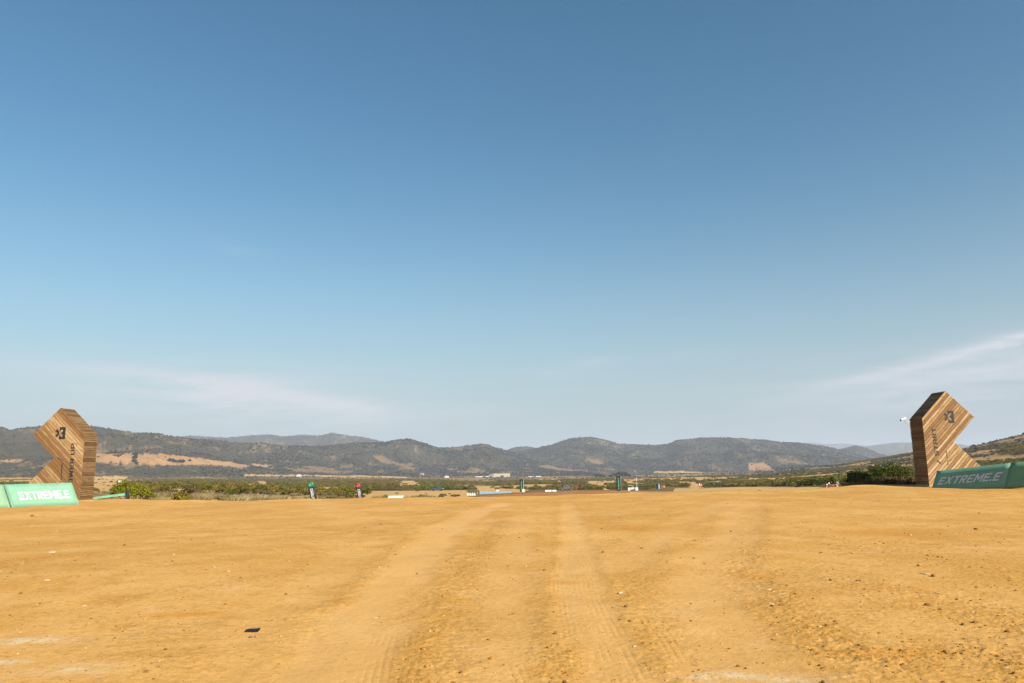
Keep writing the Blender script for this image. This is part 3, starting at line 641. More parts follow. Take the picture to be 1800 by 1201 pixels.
# ------------------------------------------------------------------ timber gates
GA, GB, GC, GT, GH = 1.288, 1.276, 1.143, 1.042, 4.5
def clip_half(poly, nx, nz, k, keep_ge):
    out = []; n = len(poly)
    f = lambda p: (p[0]*nx + p[1]*nz - k)*(1 if keep_ge else -1)
    for i in range(n):
        a, b = poly[i], poly[(i+1) % n]; fa, fb = f(a), f(b)
        if fa >= 0: out.append(a)
        if (fa >= 0) != (fb >= 0):
            t = fa/(fa-fb); out.append((a[0]+(b[0]-a[0])*t, a[1]+(b[1]-a[1])*t))
    return out
def inset(poly, d):
    n = len(poly); out = []
    area = sum(poly[i][0]*poly[(i+1) % n][1]-poly[(i+1) % n][0]*poly[i][1] for i in range(n))
    sg = 1 if area > 0 else -1
    for i in range(n):
        p0, p1, p2 = (Vector(poly[(i+j) % n]) for j in (-1, 0, 1))
        e1, e2 = (p1-p0).normalized(), (p2-p1).normalized(); n1 = Vector((-e1.y, e1.x))*sg; n2 = Vector((-e2.y, e2.x))*sg
        m = (n1+n2); m = m/ max(0.3, m.length_squared) * 2; out.append((p1.x+m.x*d, p1.y+m.y*d))
    return out
def plank_obj(parent, poly, ang, y0, th, origin=None):
    """prism from an outline in the gate's face plane; local x runs along the board"""
    cx = sum(p[0] for p in poly)/len(poly); cz = sum(p[1] for p in poly)/len(poly)
    c, s = math.cos(ang), math.sin(ang)
    loc = [((p[0]-cx)*c + (p[1]-cz)*s, -(p[0]-cx)*s + (p[1]-cz)*c) for p in poly]
    bm = bmesh.new(); add_prism(bm, loc, -th, 0.0)
    bmesh.ops.recalc_face_normals(bm, faces=bm.faces)
    o = ob('plank', bm_me('plank', bm, MAT['wood']), parent)
    o.matrix_local = Matrix.Translation((cx, y0, cz)) @ Matrix.Rotation(-ang, 4, 'Y'); return o
def gate(sgn, X, D, Zb, yaw, label, words):
    rg = random.Random(5 if sgn > 0 else 9)
    g = empty('wooden_gate', (X, D, Zb), yaw, label, 'gate')
    v0 = 0.075
    P = [(0, GH), (GA, GH-GA), (GA, v0), (-0.338+v0, v0), (-GB, GH-GB-2*GC), (-GB+GC, GH-GB-GC), (-GB, GH-GB)]
    P = [(p[0]*sgn, p[1]) for p in P]
    if sgn < 0: P = P[::-1]
    bm = bmesh.new(); add_prism(bm, inset(P, 0.032), 0.004, GT); bmesh.ops.recalc_face_normals(bm, faces=bm.faces)
    ob('frame_core', bm_me('frame_core', bm, MAT['core']), g)
    # face boards at 45 degrees
    r2 = math.sqrt(2); k_top = GH/r2; k_mid = (GH-2*GB)/r2; k_bot = min((p[0]*sgn+p[1])/r2 for p in P)
    edges = list(np.linspace(k_bot, k_mid, 13)) + list(np.linspace(k_mid, k_top, 15))[1:]
    for i in range(len(edges)-1):
        a, b = edges[i]+0.0085, edges[i+1]-0.0085
        q = clip_half(P, sgn/r2, 1/r2, a, True); q = clip_half(q, sgn/r2, 1/r2, b, False)
        if len(q) < 3: continue
        plank_obj(g, q, -math.pi/4*sgn, -rg.uniform(0, 0.006), 0.026)
    # edge boards across the thickness
    n = len(P); Pin = P
    for i in range(n):
        a, b = Vector(P[i]), Vector(P[(i+1) % n])
        if abs(a.y-v0) < 1e-6 and abs(b.y-v0) < 1e-6: continue
        e = b-a; L = e.length; k = max(1, round(L/0.096)); t = e/L; out = Vector((t.y, -t.x))
        if out.dot((a+b)/2 - Vector((0.1*sgn, 2.2))) < 0 and i not in (): pass
        # outward side from the outline's orientation
        area = sum(P[j][0]*P[(j+1) % n][1]-P[(j+1) % n][0]*P[j][1] for j in range(n)); out = out if area > 0 else -out
        for j in range(k):
            m = a + t*(L*(j+0.5)/k); wd = L/k-0.021
            bm = bmesh.new(); add_box(bm, 0, 0, 0, GT+rg.uniform(-0.012, 0.012), wd, 0.024)
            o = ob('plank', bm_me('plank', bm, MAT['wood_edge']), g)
            ctr = m - out*(0.014 + rg.uniform(-0.003, 0.005))
            X_ = Vector((0, 1, 0)); Y_ = Vector((t.x, 0, t.y)); Z_ = X_.cross(Y_)
            R = Matrix((X_, Y_, Z_)).transposed().to_4x4()
            o.matrix_local = Matrix.Translation((ctr.x, GT/2+0.002, ctr.y)) @ R
    # sill board and feet under the upright edge
    xs = sorted([-0.2*sgn, (GA+0.006)*sgn]); cxm = (xs[0]+xs[1])/2
    ob('sill', box_me('sill', MAT['pinewood'], xs[1]-xs[0], GT+0.04, 0.055, 0.004), g, (cxm, GT/2, v0-0.0285))
    for fx in (0.0, 1.0):
        ob('foot', box_me('foot', MAT['core'], 0.12, GT*0.9, 0.30, 0.01), g, ((0.05+fx*(GA-0.2))*sgn, GT/2, v0-0.206))
    # bolts
    for u, v in ((0.10, GH-0.28), (GA-0.12, GH-GA-0.10), (-GB+0.16, GH-GB+0.02), (-0.62, 3.72)):
        bm = bmesh.new(); add_tube(bm, [(0, 0.0, 0), (0, -0.016, 0)], 0.018, seg=8); ob('bolt', bm_me('bolt', bm, MAT['ink']), g, (u*sgn, -0.030, v))
    # stencilled marks: picture ray -> face plane
    Mi = (Matrix.Translation((X, D, Zb)) @ Matrix.Rotation(yaw, 4, 'Z')).inverted()
    eye_l = Mi @ Vector((0, 0, EYE))
    def face(px, py):
        u, s = us(px, py); dl = (Mi.to_3x3() @ Vector((u, 1, s))); k = (-0.036-eye_l.y)/dl.y; q = eye_l + dl*k; return q.x, q.z
    words(g, face)
    return g
def upright(g, name, txt, a, b, width, mat=None, bold=0.022):
    """word running upwards from a to b (face coordinates), letters' feet to the right"""
    (x0, z0), (x1, z1) = a, b
    ax = Vector((x1-x0, z1-z0)); L = ax.length; ax /= L; up = Vector((-ax.y, ax.x))
    f = lambda s, t: (x0 + ax.x*L*s + up.x*width*(t-0.5), -0.0375, z0 + ax.y*L*s + up.y*width*(t-0.5))
    return word(name, txt, mat or MAT['ink'], g, f, bold)
def emblem(g, c, w, h):
    """half a cross beside an upright bar with the other half cut out of it"""
    a_, t_ = 0.62, 0.38; cx, cz = c; kx = w/2.5; kz = h/3.0
    f = lambda x, z: (cx + x*kx, -0.0375, cz + z*kz)
    rect = [(0.02, 1.5), (1.5, 1.5), (1.5, -1.5), (0.02, -1.5), (0.02, -t_), (a_, -a_-t_), (a_+t_, -a_), (t_, 0), (a_+t_, a_), (a_, a_+t_), (0.02, t_)]
    flat('emblem_bar', rect, MAT['ink'], g, f)
    half = [(-x, z) for x, z in ((0.02, t_), (a_, a_+t_), (a_+t_, a_), (t_, 0), (a_+t_, -a_), (a_, -a_-t_), (0.02, -t_))]
    flat('emblem_cross', half, MAT['ink'], g, f)
def small_marks(g, a, b, n, w):
    """the tiny line of lettering that cannot be read from here"""
    (x0, z0), (x1, z1) = a, b; V = []; Fc = []; rg = random.Random(3)
    for i in range(n):
        s0 = i/n; s1 = s0 + rg.uniform(0.45, 0.8)/n; hw = w*rg.uniform(0.35, 0.55)
        k = len(V); V += [(x0+(x1-x0)*s-q, -0.0375, z0+(z1-z0)*s) for s, q in ((s0, hw), (s0, -hw), (s1, -hw), (s1, hw))]; Fc.append((k, k+1, k+2, k+3))
    me = bpy.data.meshes.new('small_print'); me.from_pydata(V, [], Fc); me.materials.append(MAT['ink']); ob('small_print', me, g, kind='stuff')
def words_left(g, face):
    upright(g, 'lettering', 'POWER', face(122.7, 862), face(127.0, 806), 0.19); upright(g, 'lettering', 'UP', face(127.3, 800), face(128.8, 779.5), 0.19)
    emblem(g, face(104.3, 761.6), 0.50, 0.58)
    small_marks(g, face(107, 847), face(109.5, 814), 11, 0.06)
    # gap shadows along a lifted board, painted as a row of dark patches
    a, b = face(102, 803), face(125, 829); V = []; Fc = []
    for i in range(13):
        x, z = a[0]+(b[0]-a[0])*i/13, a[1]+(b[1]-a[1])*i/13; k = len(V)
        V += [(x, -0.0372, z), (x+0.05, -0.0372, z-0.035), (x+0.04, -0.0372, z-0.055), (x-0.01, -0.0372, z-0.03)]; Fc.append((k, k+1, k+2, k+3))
    me = bpy.data.meshes.new('gap_shadow_row'); me.from_pydata(V, [], Fc); me.materials.append(MAT['ink']); ob('gap_shadow_row', me, g)
def words_right(g, face):
    upright(g, 'lettering', 'START', face(1647.2, 801.5), face(1641.0, 752.0), 0.20)
    upright(g, 'slash', '/', face(1650.6, 816), face(1649.8, 808), 0.17)
    emblem(g, face(1666.2, 733.0), 0.50, 0.58)
    small_marks(g, face(1666.5, 818), face(1663.5, 792), 10, 0.05)
ZL, ZR = 1.5-1.3145, 1.5-1.2909
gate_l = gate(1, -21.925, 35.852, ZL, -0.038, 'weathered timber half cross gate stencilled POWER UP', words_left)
gate_r = gate(-1, 20.730, 35.450, ZR, 0.048, 'timber half cross gate stencilled START with its inner edge in shade', words_right)

# camera bracketed to the top corner of the START gate
scam = empty('security_camera', at(1592, 739, 35.9), 0.0, 'small white security camera on an arm at the START gate', 'camera')
def px_off(px, py, d, base): return at(px, py, d) - base
B0 = Vector(scam.location)
bm = bmesh.new(); pa_, pb_ = px_off(1583.5, 738.6, 35.75, B0), px_off(1591.5, 735.2, 35.95, B0); add_tube(bm, [pa_, pa_+(pb_-pa_)*0.5, pb_], 0.05, 0.05, 10); ob('housing', bm_me('housing', bm, MAT['white']), scam)
bm = bmesh.new(); add_tube(bm, [pa_-(pb_-pa_)*0.02, pa_-(pb_-pa_)*0.06], 0.036, seg=10); ob('lens', bm_me('lens', bm, MAT['black']), scam)
bm = bmesh.new(); add_tube(bm, [px_off(1590.2, 737.2, 35.9, B0), px_off(1594, 740.6, 35.92, B0), px_off(1600.0, 741.6, 35.95, B0)], 0.016, seg=6); ob('arm', bm_me('arm', bm, MAT['white']), scam)
bm = bmesh.new(); pts = [px_off(1589, 738.5, 35.9, B0), px_off(1591.5, 744, 35.92, B0), px_off(1596, 747.5, 35.95, B0), px_off(1600.5, 747.8, 35.97, B0)]; add_tube(bm, pts, 0.006, seg=5); ob('cable', bm_me('cable', bm, MAT['steel']), scam)

# ------------------------------------------------------------------ lean-to banners
def banner(bl, br, hl, hr, back, mat, label, cat, extra=None, group=None):
    """bl, br: foot of the printed sheet; it leans away from the track up to a ridge, with a rear sheet behind"""
    bl, br = Vector(bl), Vector(br); base = (bl+br)/2
    e = empty('banner', base, 0, label, cat, group)
    back = Vector((*back, 0)); tl = bl + back + Vector((0, 0, hl)); tr = br + back + Vector((0, 0, hr))
    bl2, br2 = bl + back*2, br + back*2
    R = lambda p: p-base
    nrm = (br-bl).cross(tl-bl).normalized()
    if nrm.y > 0: nrm = -nrm
    def sheet(name, a, b, c, dd_, m, sag=0.012):
        V = []; Fc = []; nu, nv = 14, 5; rg = random.Random(len(label)+nu)
        for t in range(nv+1):
            for s in range(nu+1):
                S, T = s/nu, t/nv; p = (a*(1-S)+b*S)*(1-T) + (dd_*(1-S)+c*S)*T
                w = (math.sin(S*9+T*2)*0.5+rg.uniform(-0.5, 0.5))*sag*math.sin(math.pi*T)*min(1, 6*min(S, 1-S))
                V.append(R(p)+nrm*w)
        for t in range(nv):
            for s in range(nu): i = t*(nu+1)+s; Fc.append((i, i+1, i+nu+2, i+nu+1))
        me = bpy.data.meshes.new(name); me.from_pydata(V, [], Fc); me.materials.append(m); me.polygons.foreach_set('use_smooth', np.ones(len(Fc), bool))
        o = ob(name, me, e); so = o.modifiers.new('thick', 'SOLIDIFY'); so.thickness = 0.006; so.offset = 0; return o
    sheet('front_sheet', bl, br, tr, tl, mat); sheet('rear_sheet', bl2, br2, tr, tl, mat)
    for S in (0.02, 0.98):
        bm = bmesh.new(); p = R(bl*(1-S)+br*S); q = R(tl*(1-S)+tr*S)-Vector((0, 0, 0.015)); r = R(bl2*(1-S)+br2*S)
        add_tube(bm, [p+Vector((0, 0, 0.01)), q, r+Vector((0, 0, 0.01))], 0.009, seg=6); ob('strut', bm_me('strut', bm, MAT['steel']), e)
    def on(S, T, off=0.017): return R((bl*(1-S)+br*S)*(1-T) + (tl*(1-S)+tr*S)*T) + nrm*off
    if extra: extra(e, on)
    return e
def extreme(s0, s1, t0, t1, sh=0.0):
    def f(e, on): word('lettering', 'EXTREME.E', MAT['print_white'], e, lambda a, b: on(s0+(s1-s0)*(a+sh*(b-0.5)), t0+(t1-t0)*b), 0.022)
    return f
l1, l2, l0 = gp(20, 892, 0.17), gp(140, 887, 0.18), gp(-150, 899, 0.15)
banner((*l1, 0.15), (*l2, 0.17), 0.97, 0.96, (-0.46, 0.06), MAT['green'], 'sunlit mint green lean-to banner reading EXTREME.E beside the POWER UP gate', 'banner', extreme(0.16, 0.90, 0.31, 0.66))
dl_ = (Vector(l1)-Vector(l2)).normalized()
l1b = Vector(l1) + dl_*0.02; l0b = Vector(l1) + dl_*3.1
banner((*l0b, 0.13), (*l1b, 0.15), 0.97, 0.97, (-0.46, 0.06), MAT['mint'], 'pale lime green lean-to banner joined on to the POWER UP side banner row', 'banner')
r1, r2 = gp(1635, 858, 0.21), gp(1766, 861, 0.20)
banner((*r1, 0.03), (*r2, 0.26), 0.93, 1.02, (0.44, 0.06), MAT['green'], 'deep green shaded lean-to banner reading EXTREME.E beside the START gate', 'banner', extreme(0.085, 0.915, 0.32, 0.66, 0.04))
dr_ = (Vector(r2)-Vector(r1)).normalized(); r2b = Vector(r2)+dr_*0.02; r3 = Vector(r2)+dr_*3.6
def stroke(e, on): flat('print_stroke', [(0.185, 0.30), (0.215, 0.30), (0.245, 0.66), (0.215, 0.66)], MAT['ink'], e, lambda a, b: on(a, b))
banner((*r2b, 0.27), (*r3, 0.42), 1.02, 1.05, (0.44, 0.06), MAT['green2'], 'grass green shaded lean-to banner with a black stroke next to the EXTREME.E one', 'banner', stroke)

# low board propped on a post behind the POWER UP gate
y_ = 38.1
pb0, pb1 = at(163, 878, 37.6), at(219.5, 871.0, 38.2)
brd = empty('propped_board', (pb0+pb1)/2, 0, 'narrow green and mint board propped on a dark post behind the gate', 'board')
ctr = (pb0+pb1)/2
def strip(s0, s1, m, nm):
    bm = bmesh.new(); a, b = pb0.lerp(pb1, s0)-ctr, pb0.lerp(pb1, s1)-ctr; v = []
    for dy in (-0.02, 0.28):
        for p in (a, b):
            for dz in (0.0, 0.105): v.append(bm.verts.new(p+Vector((0, dy, dz+(0.02 if dy > 0 else 0)))))
    for f in ((0, 2, 3, 1), (4, 5, 7, 6), (0, 1, 5, 4), (2, 6, 7, 3), (1, 3, 7, 5), (0, 4, 6, 2)): bm.faces.new([v[i] for i in f])
    bmesh.ops.recalc_face_normals(bm, faces=bm.faces); ob(nm, bm_me(nm, bm, m), brd)
for s0, s1, m in ((0, 0.30, 'green'), (0.30, 0.565, 'mintprint'), (0.565, 0.80, 'green'), (0.80, 1.0, 'mintprint')): strip(s0, s1, MAT[m], 'panel')
pp = at(223, 878.5, 38.2); ob('post', box_me('post', MAT['post'], 0.13, 0.10, 0.62, 0.01), brd, pp-ctr+Vector((0, 0, 0.16)))

# ------------------------------------------------------------------ litter, clods, stones on the clearing
ICO = None
def ico():
    bm = bmesh.new(); bmesh.ops.create_icosphere(bm, subdivisions=1, radius=1.0)
    V = np.array([v.co[:] for v in bm.verts]); bm.faces.ensure_lookup_table(); Fc = np.array([[v.index for v in f.verts] for f in bm.faces]); bm.free(); return V, Fc
IV, IF = ico()
rs = np.random.RandomState(4)
n = 120000
cd = 1/rs.uniform(1/34, 1/5.2, n); cuu = rs.uniform(-0.82, 0.82, n); cx_ = cuu*cd
z0, p0_, r0_, c0_, d0_ = pan_h(cx_, cd)
keep = rs.rand(n) < (0.030 + 0.11*r0_**1.3 + 0.045*(fbm(cx_*0.9, cd*0.9, 3, 88) > 0.56))*(1-0.8*np.clip(p0_, 0, 1))
cx_, cd, z0 = cx_[keep], cd[keep], z0[keep]; m_ = len(cx_)
size = np.clip(np.exp(rs.normal(math.log(0.0052), 0.55, m_)), 0.0025, 0.026)*np.clip(cd/10, 0.85, 1.35)
jit = rs.uniform(0.65, 1.35, (m_, 12, 3))*size[:, None, None]*np.array([1.25, 1.1, 0.75])
ang = rs.uniform(0, 6.28, m_); vv = IV[None]*jit
ca, sa = np.cos(ang)[:, None], np.sin(ang)[:, None]
vx = vv[..., 0]*ca - vv[..., 1]*sa + cx_[:, None]; vy = vv[..., 0]*sa + vv[..., 1]*ca + cd[:, None]; vz = vv[..., 2] + z0[:, None] + size[:, None]*0.15
Vc = np.stack([vx, vy, vz], -1).reshape(-1, 3); Fcl = (IF[None] + (np.arange(m_)*12)[:, None, None]).reshape(-1, 3)
def clod_mat():
    m, nt, b = new_mat('loose_soil'); t = NT(nt); g = t.n('ShaderNodeNewGeometry')
    r = t.n('ShaderNodeValToRGB', {0: g.outputs['Random Per Island']}); e = r.color_ramp.elements
    e[0].color = (0.20, 0.085, 0.020, 1); e[1].color = (0.60, 0.40, 0.17, 1); e[1].position = 1.0
    for p, c in ((0.45, (0.36, 0.17, 0.035)), (0.85, (0.46, 0.235, 0.055))): x = r.color_ramp.elements.new(p); x.color = (*c, 1)
    nt.links.new(dim(nt, r.outputs[0], 1.15), b.inputs['Base Color']); b.inputs['Roughness'].default_value = 0.95; b.inputs['Specular IOR Level'].default_value = 0.1; return m
o = ob('loose_soil_crumbs', mesh_np('loose_soil_crumbs', Vc, Fcl, [clod_mat()]), kind='stuff'); o['label'] = 'crumbs of loose ochre soil strewn over the dirt ground'

def lump(name, mat, size, seed, flat_=0.7):
    rg = np.random.RandomState(seed); bm = bmesh.new(); bmesh.ops.create_icosphere(bm, subdivisions=2, radius=1.0)
    for v in bm.verts:
        k = 0.72 + 0.55*float(fbm(np.array([v.co.x*1.7+seed]), np.array([v.co.y*1.7+v.co.z*1.3]), 3, seed)[0])
        v.co = Vector((v.co.x*k*1.25, v.co.y*k*0.95, v.co.z*k*flat_))*size
    return bm_me(name, bm, mat)
clod_me = [lump('clod', MAT['clod'], 1.0, s) for s in range(4)]; stone_me = [lump('stone', MAT['stone'], 1.0, 20+s, 0.5) for s in range(2)]
CL = [(1630, 1059, 10), (1460, 1017, 6), (1507, 1019, 5), (1512, 1018, 4), (1615, 993, 6), (1715, 927, 6), (1467, 1084, 5), (1510, 1126, 5), (1583, 1135, 6), (1660, 1138, 6), (1692, 1092, 7), (1653, 1067, 5), (1447, 1193, 8), (1672, 1150, 5), (1690, 1143, 5),
      (957, 996, 5), (993, 1189, 8), (976, 1107, 7), (1100, 1058, 7), (1107, 1082, 6), (292, 1135, 6), (423, 1011, 5), (219, 957, 5), (57, 908, 6), (36, 1043, 6), (503, 1035, 5), (441, 1109, 6), (449, 1108, 4), (257, 1175, 8), (733, 1000, 4), (811, 1172, 6), (1770, 1105, 8), (1640, 1010, 9), (1753, 1148, 5), (1285, 930, 4), (858, 1116, 5), (70, 1060, 4), (161, 1082, 4), (880, 940, 3), (1140, 1205, 6)]
for i, (px, py, w) in enumerate(CL):
    x, y = gp(px, py+w*0.15, 0.02); r = w/F*y*0.45
    z = float(pan_h(np.array([x]), np.array([y]))[0][0])
    o = ob('clod', clod_me[i % 4], None, (x, y, z+r*0.32)); o.scale = (r, r, r*1.05); o.rotation_euler = (0.2*(i % 3), 0.1*(i % 5), i*1.7)
    o['label'] = 'hard dark brown clod of earth lying loose on the ochre dirt'; o['category'] = 'clod'; o['group'] = 'clods of earth on the dirt ground'
ST = [(83, 1023, 8), (376, 995, 6), (148, 1062, 6), (1350, 1034, 8), (1354, 1056, 9), (1115, 1127, 7), (92, 971, 9), (1625, 1007, 10), (1090, 1035, 9), (660, 1074, 6), (1012, 1116, 5), (1440, 1093, 8)]
for i, (px, py, w) in enumerate(ST):
    x, y = gp(px, py, 0.02); r = w/F*y*0.5; z = float(pan_h(np.array([x]), np.array([y]))[0][0])
    o = ob('stone', stone_me[i % 2], None, (x, y, z+r*0.15)); o.scale = (r*1.3, r*0.9, r*0.7); o.rotation_euler = (0, 0, i*2.1)
    o['label'] = 'flat pale stone lying on the ochre dirt'; o['category'] = 'stone'; o['group'] = 'pale stones on the dirt ground'
# black scrap
x, y = gp(444, 1104); z = float(pan_h(np.array([x]), np.array([y]))[0][0])
bm = bmesh.new(); prof = [(-0.078, 0.0, 0.0), (-0.03, 0.004, 0.010), (0.02, 0.002, 0.006), (0.074, 0.0, 0.014)]; lo = []; hi = []
for (a, b, c) in prof: lo.append((a, b-0.018, c+0.012)); hi.append((a+0.002, b+0.016, c+0.048+a*0.05))
vs = [[bm.verts.new(p) for p in row] for row in (lo, hi, [(p[0], p[1]+0.008, p[2]-0.003) for p in hi], [(p[0], p[1]+0.008, p[2]-0.006) for p in lo])]
for r in range(4):
    for k in range(3): bm.faces.new((vs[r][k], vs[r][k+1], vs[(r+1) % 4][k+1], vs[(r+1) % 4][k]))
bm.faces.new([vs[r][0] for r in range(4)]); bm.faces.new([vs[r][3] for r in range(4)][::-1]); bmesh.ops.recalc_face_normals(bm, faces=bm.faces)
o = ob('rubber_scrap', bm_me('rubber_scrap', bm, MAT['black']), None, (x, y, z+0.002)); o.scale = (0.92, 0.9, 0.55); o['label'] = 'torn flat scrap of black rubber lying on the open dirt'; o['category'] = 'scrap'

# ------------------------------------------------------------------ foliage generators
def leaf_cloud(seed, lobes, n, size, clumps=26, spread=0.35, up=0.15, aspect=1.7, shell=0.55):
    """leaf-sized quads in clumps over a set of ellipsoid lobes (cx,cy,cz,rx,ry,rz)"""
    rg = np.random.RandomState(seed); lob = np.array(lobes, float); wt = lob[:, 3]*lob[:, 4]*lob[:, 5]; wt = wt/wt.sum()
    k = rg.choice(len(lob), clumps, p=wt); v = rg.normal(size=(clumps, 3)); v /= np.linalg.norm(v, axis=1)[:, None]
    v[:, 2] = np.abs(v[:, 2])*0.9 + v[:, 2]*0.1
    rad = rg.uniform(shell, 1.0, clumps)[:, None]; C = lob[k, :3] + v*lob[k, 3:]*rad
    j = rg.randint(0, clumps, n); sc = lob[k[j], 3:]*spread
    q = rg.normal(size=(n, 3))*0.55; P = C[j] + q*sc; P[:, 2] = np.maximum(P[:, 2], size*0.4)
    N = v[j]*0.6 + rg.normal(size=(n, 3))*0.7 + np.array([0, 0, up]); N /= np.linalg.norm(N, axis=1)[:, None]
    T = np.cross(N, rg.normal(size=(n, 3))); T /= np.linalg.norm(T, axis=1)[:, None]; Bv = np.cross(N, T)
    s = size*rg.uniform(0.6, 1.35, n)[:, None]
    A = T*s*aspect*0.5; Bh = Bv*s*0.5
    V = np.stack([P-A, P-Bh*0.9, P+A, P+Bh*0.9], 1).reshape(-1, 3); return V, np.arange(n*4).reshape(n, 4)
def blades(seed, n, h, r, w, lean=0.5):
    rg = np.random.RandomState(seed); a = rg.uniform(0, 6.28, n); d = rg.uniform(0, 1, n)**0.6*r*0.45
    bx_, by_ = np.cos(a)*d, np.sin(a)*d; hh = h*rg.uniform(0.5, 1.0, n); l = rg.uniform(0.1, 1.0, n)*lean*r; a2 = a + rg.normal(size=n)*0.6
    tx, ty = bx_+np.cos(a2)*l, by_+np.sin(a2)*l; px_, py_ = -np.sin(a2)*w*0.5, np.cos(a2)*w*0.5; z = np.zeros(n)
    mx_, my_ = bx_+(tx-bx_)*0.4, by_+(ty-by_)*0.4
    V = np.stack([np.stack([bx_-px_, by_-py_, z], 1), np.stack([bx_+px_, by_+py_, z], 1), np.stack([mx_+px_, my_+py_, hh*0.6], 1), np.stack([tx, ty, hh], 1)], 1).reshape(-1, 3)
    return V, np.arange(n*4).reshape(n, 4)
def stems(name, seed, lobes, n, r, mat):
    rg = random.Random(seed); bm = bmesh.new()
    for i in range(n):
        L = rg.choice(lobes); e = Vector((L[0]+rg.uniform(-0.6, 0.6)*L[3], L[1]+rg.uniform(-0.6, 0.6)*L[4], L[2]+rg.uniform(-0.1, 0.6)*L[5])); s = Vector((L[0]*0.5+rg.uniform(-0.1, 0.1), L[1]*0.5, 0))
        m = s.lerp(e, 0.5)+Vector((rg.uniform(-0.1, 0.1)*L[3], rg.uniform(-0.1, 0.1)*L[4], 0.08*L[5])); add_tube(bm, [s, m, e], r, r*0.3, 5, False)
    return bm_me(name, bm, mat)
def shrub_lobes(seed, w, h, k=4):
    rg = random.Random(seed); L = [(0, 0, h*0.42, w*0.42, w*0.40, h*0.55)]
    for i in range(k):
        a = rg.uniform(0, 6.28); d = w*rg.uniform(0.18, 0.34); L.append((math.cos(a)*d, math.sin(a)*d, h*rg.uniform(0.28, 0.5), w*rg.uniform(0.2, 0.3), w*rg.uniform(0.2, 0.3), h*rg.uniform(0.3, 0.5)))
    return L
def join_vf(parts):
    V = []; Fc = []; k = 0; mi = []
    for v, f, m in parts: V.append(v); Fc.append(f+k); mi.append(np.full(len(f), m)); k += len(v)
    return np.concatenate(V), np.concatenate(Fc), np.concatenate(mi)

# shrub kinds (one metre tall; copies are scaled)
KIND = []
def kind(name, mat, V, Fc, label, cat, group): KIND.append((mesh_np(name, V, Fc, [mat]), name, label, cat, group))
for s in range(3): kind('maquis_shrub', MAT['f_olive'], *leaf_cloud(50+s, shrub_lobes(s, 2.0, 1.0, 5), 420, 0.16, 34), 'rounded olive green maquis shrub on the scrubland', 'shrub', 'olive shrubs on the scrubland')
for s in range(2): kind('mastic_shrub', MAT['f_green'], *leaf_cloud(60+s, shrub_lobes(10+s, 1.7, 1.0, 4), 420, 0.15, 30), 'fresh green leafy shrub on the scrubland', 'shrub', 'green shrubs on the scrubland')
for s in range(2): kind('withered_shrub', MAT['f_brown'], *leaf_cloud(70+s, shrub_lobes(20+s, 1.8, 1.0, 4), 320, 0.13, 30, 0.4), 'withered russet brown bush on the scrubland', 'bush', 'brown bushes on the scrubland')
for s in range(2): kind('grass_tussock', MAT['f_straw'], *blades(80+s, 170, 1.0, 1.3, 0.06), 'straw coloured dry grass tussock', 'grass', 'dry grass tussocks')

rs = np.random.RandomState(12); n = 150000
U_ = rs.uniform(-0.80, 0.80, n); D_ = np.exp(rs.uniform(math.log(39.5), math.log(1150), n)); D_ = np.where(rs.rand(n) < 0.45, np.sqrt(rs.uniform(150**2, 1150**2, n)), D_)
Z_, H_ = land_h(U_, D_); X_ = U_*D_; Bm, Pm, Tm = land_masks(X_, D_, Z_, H_)
cn = fbm(X_*0.03, D_*0.018, 4, 501); near = D_ < 140
dens = np.where(near, 0.035, 0.62)*sm(0.33, 0.52, cn)*(1-np.clip(Bm*1.15, 0, 1)) + np.where(near, 0.02, 0.012)
dens = dens*(Tm < 0.5)*np.where(D_ < 60, 0.9, 1.0)
PX, PY = pix(X_, D_, Z_)
kp = (rs.rand(n) < dens)*(PY > 780)
ty = rs.rand(n); kindn = vn(X_*0.02+40, D_*0.012, 511)
vid = np.where(kindn < 0.42, rs.randint(0, 3, n), np.where(kindn < 0.58, rs.randint(3, 5, n), np.where(kindn < 0.72, rs.randint(5, 7, n), rs.randint(0, 3, n))))
vid = np.where((ty < 0.12), rs.randint(5, 7, n), vid); vid = np.where((D_ < 230) & ((Bm > 0.4) | (ty > 0.55)), 7 + rs.randint(0, 2, n), vid); vid = np.where((D_ < 120) & (vid >= 5) & (vid < 7) & (ty > 0.04), 7 + rs.randint(0, 2, n), vid)
hh = np.where(vid >= 7, rs.uniform(0.22, 0.55, n), np.where(vid >= 5, rs.uniform(0.4, 1.0, n), rs.uniform(0.6, 1.7, n)*np.where(D_ < 110, 0.42, 1.0)))
TX, TY = pix(X_, D_, Z_+hh)
crest_py = np.interp(TX, [0, 300, 540, 660, 900, 1050, 1200, 1300, 1450, 1600, 1800], [886, 880, 878, 875, 872, 872, 869, 869, 866, 858, 858])
kp &= TY < crest_py
kp &= ~((PX > 806) & (PX < 1225) & (PY > 861.5)) & ~((PX > 1150) & (PX < 1495) & (PY > 856.5) & (D_ > 38)) & ~((PX > 500) & (PX < 600) & (D_ < 90)) & ~((PX > 600) & (PX < 660) & (D_ < 98))
kp &= ~((PX > 640) & (PX < 840) & (PY > 866) & (rs.rand(n) < 0.7))
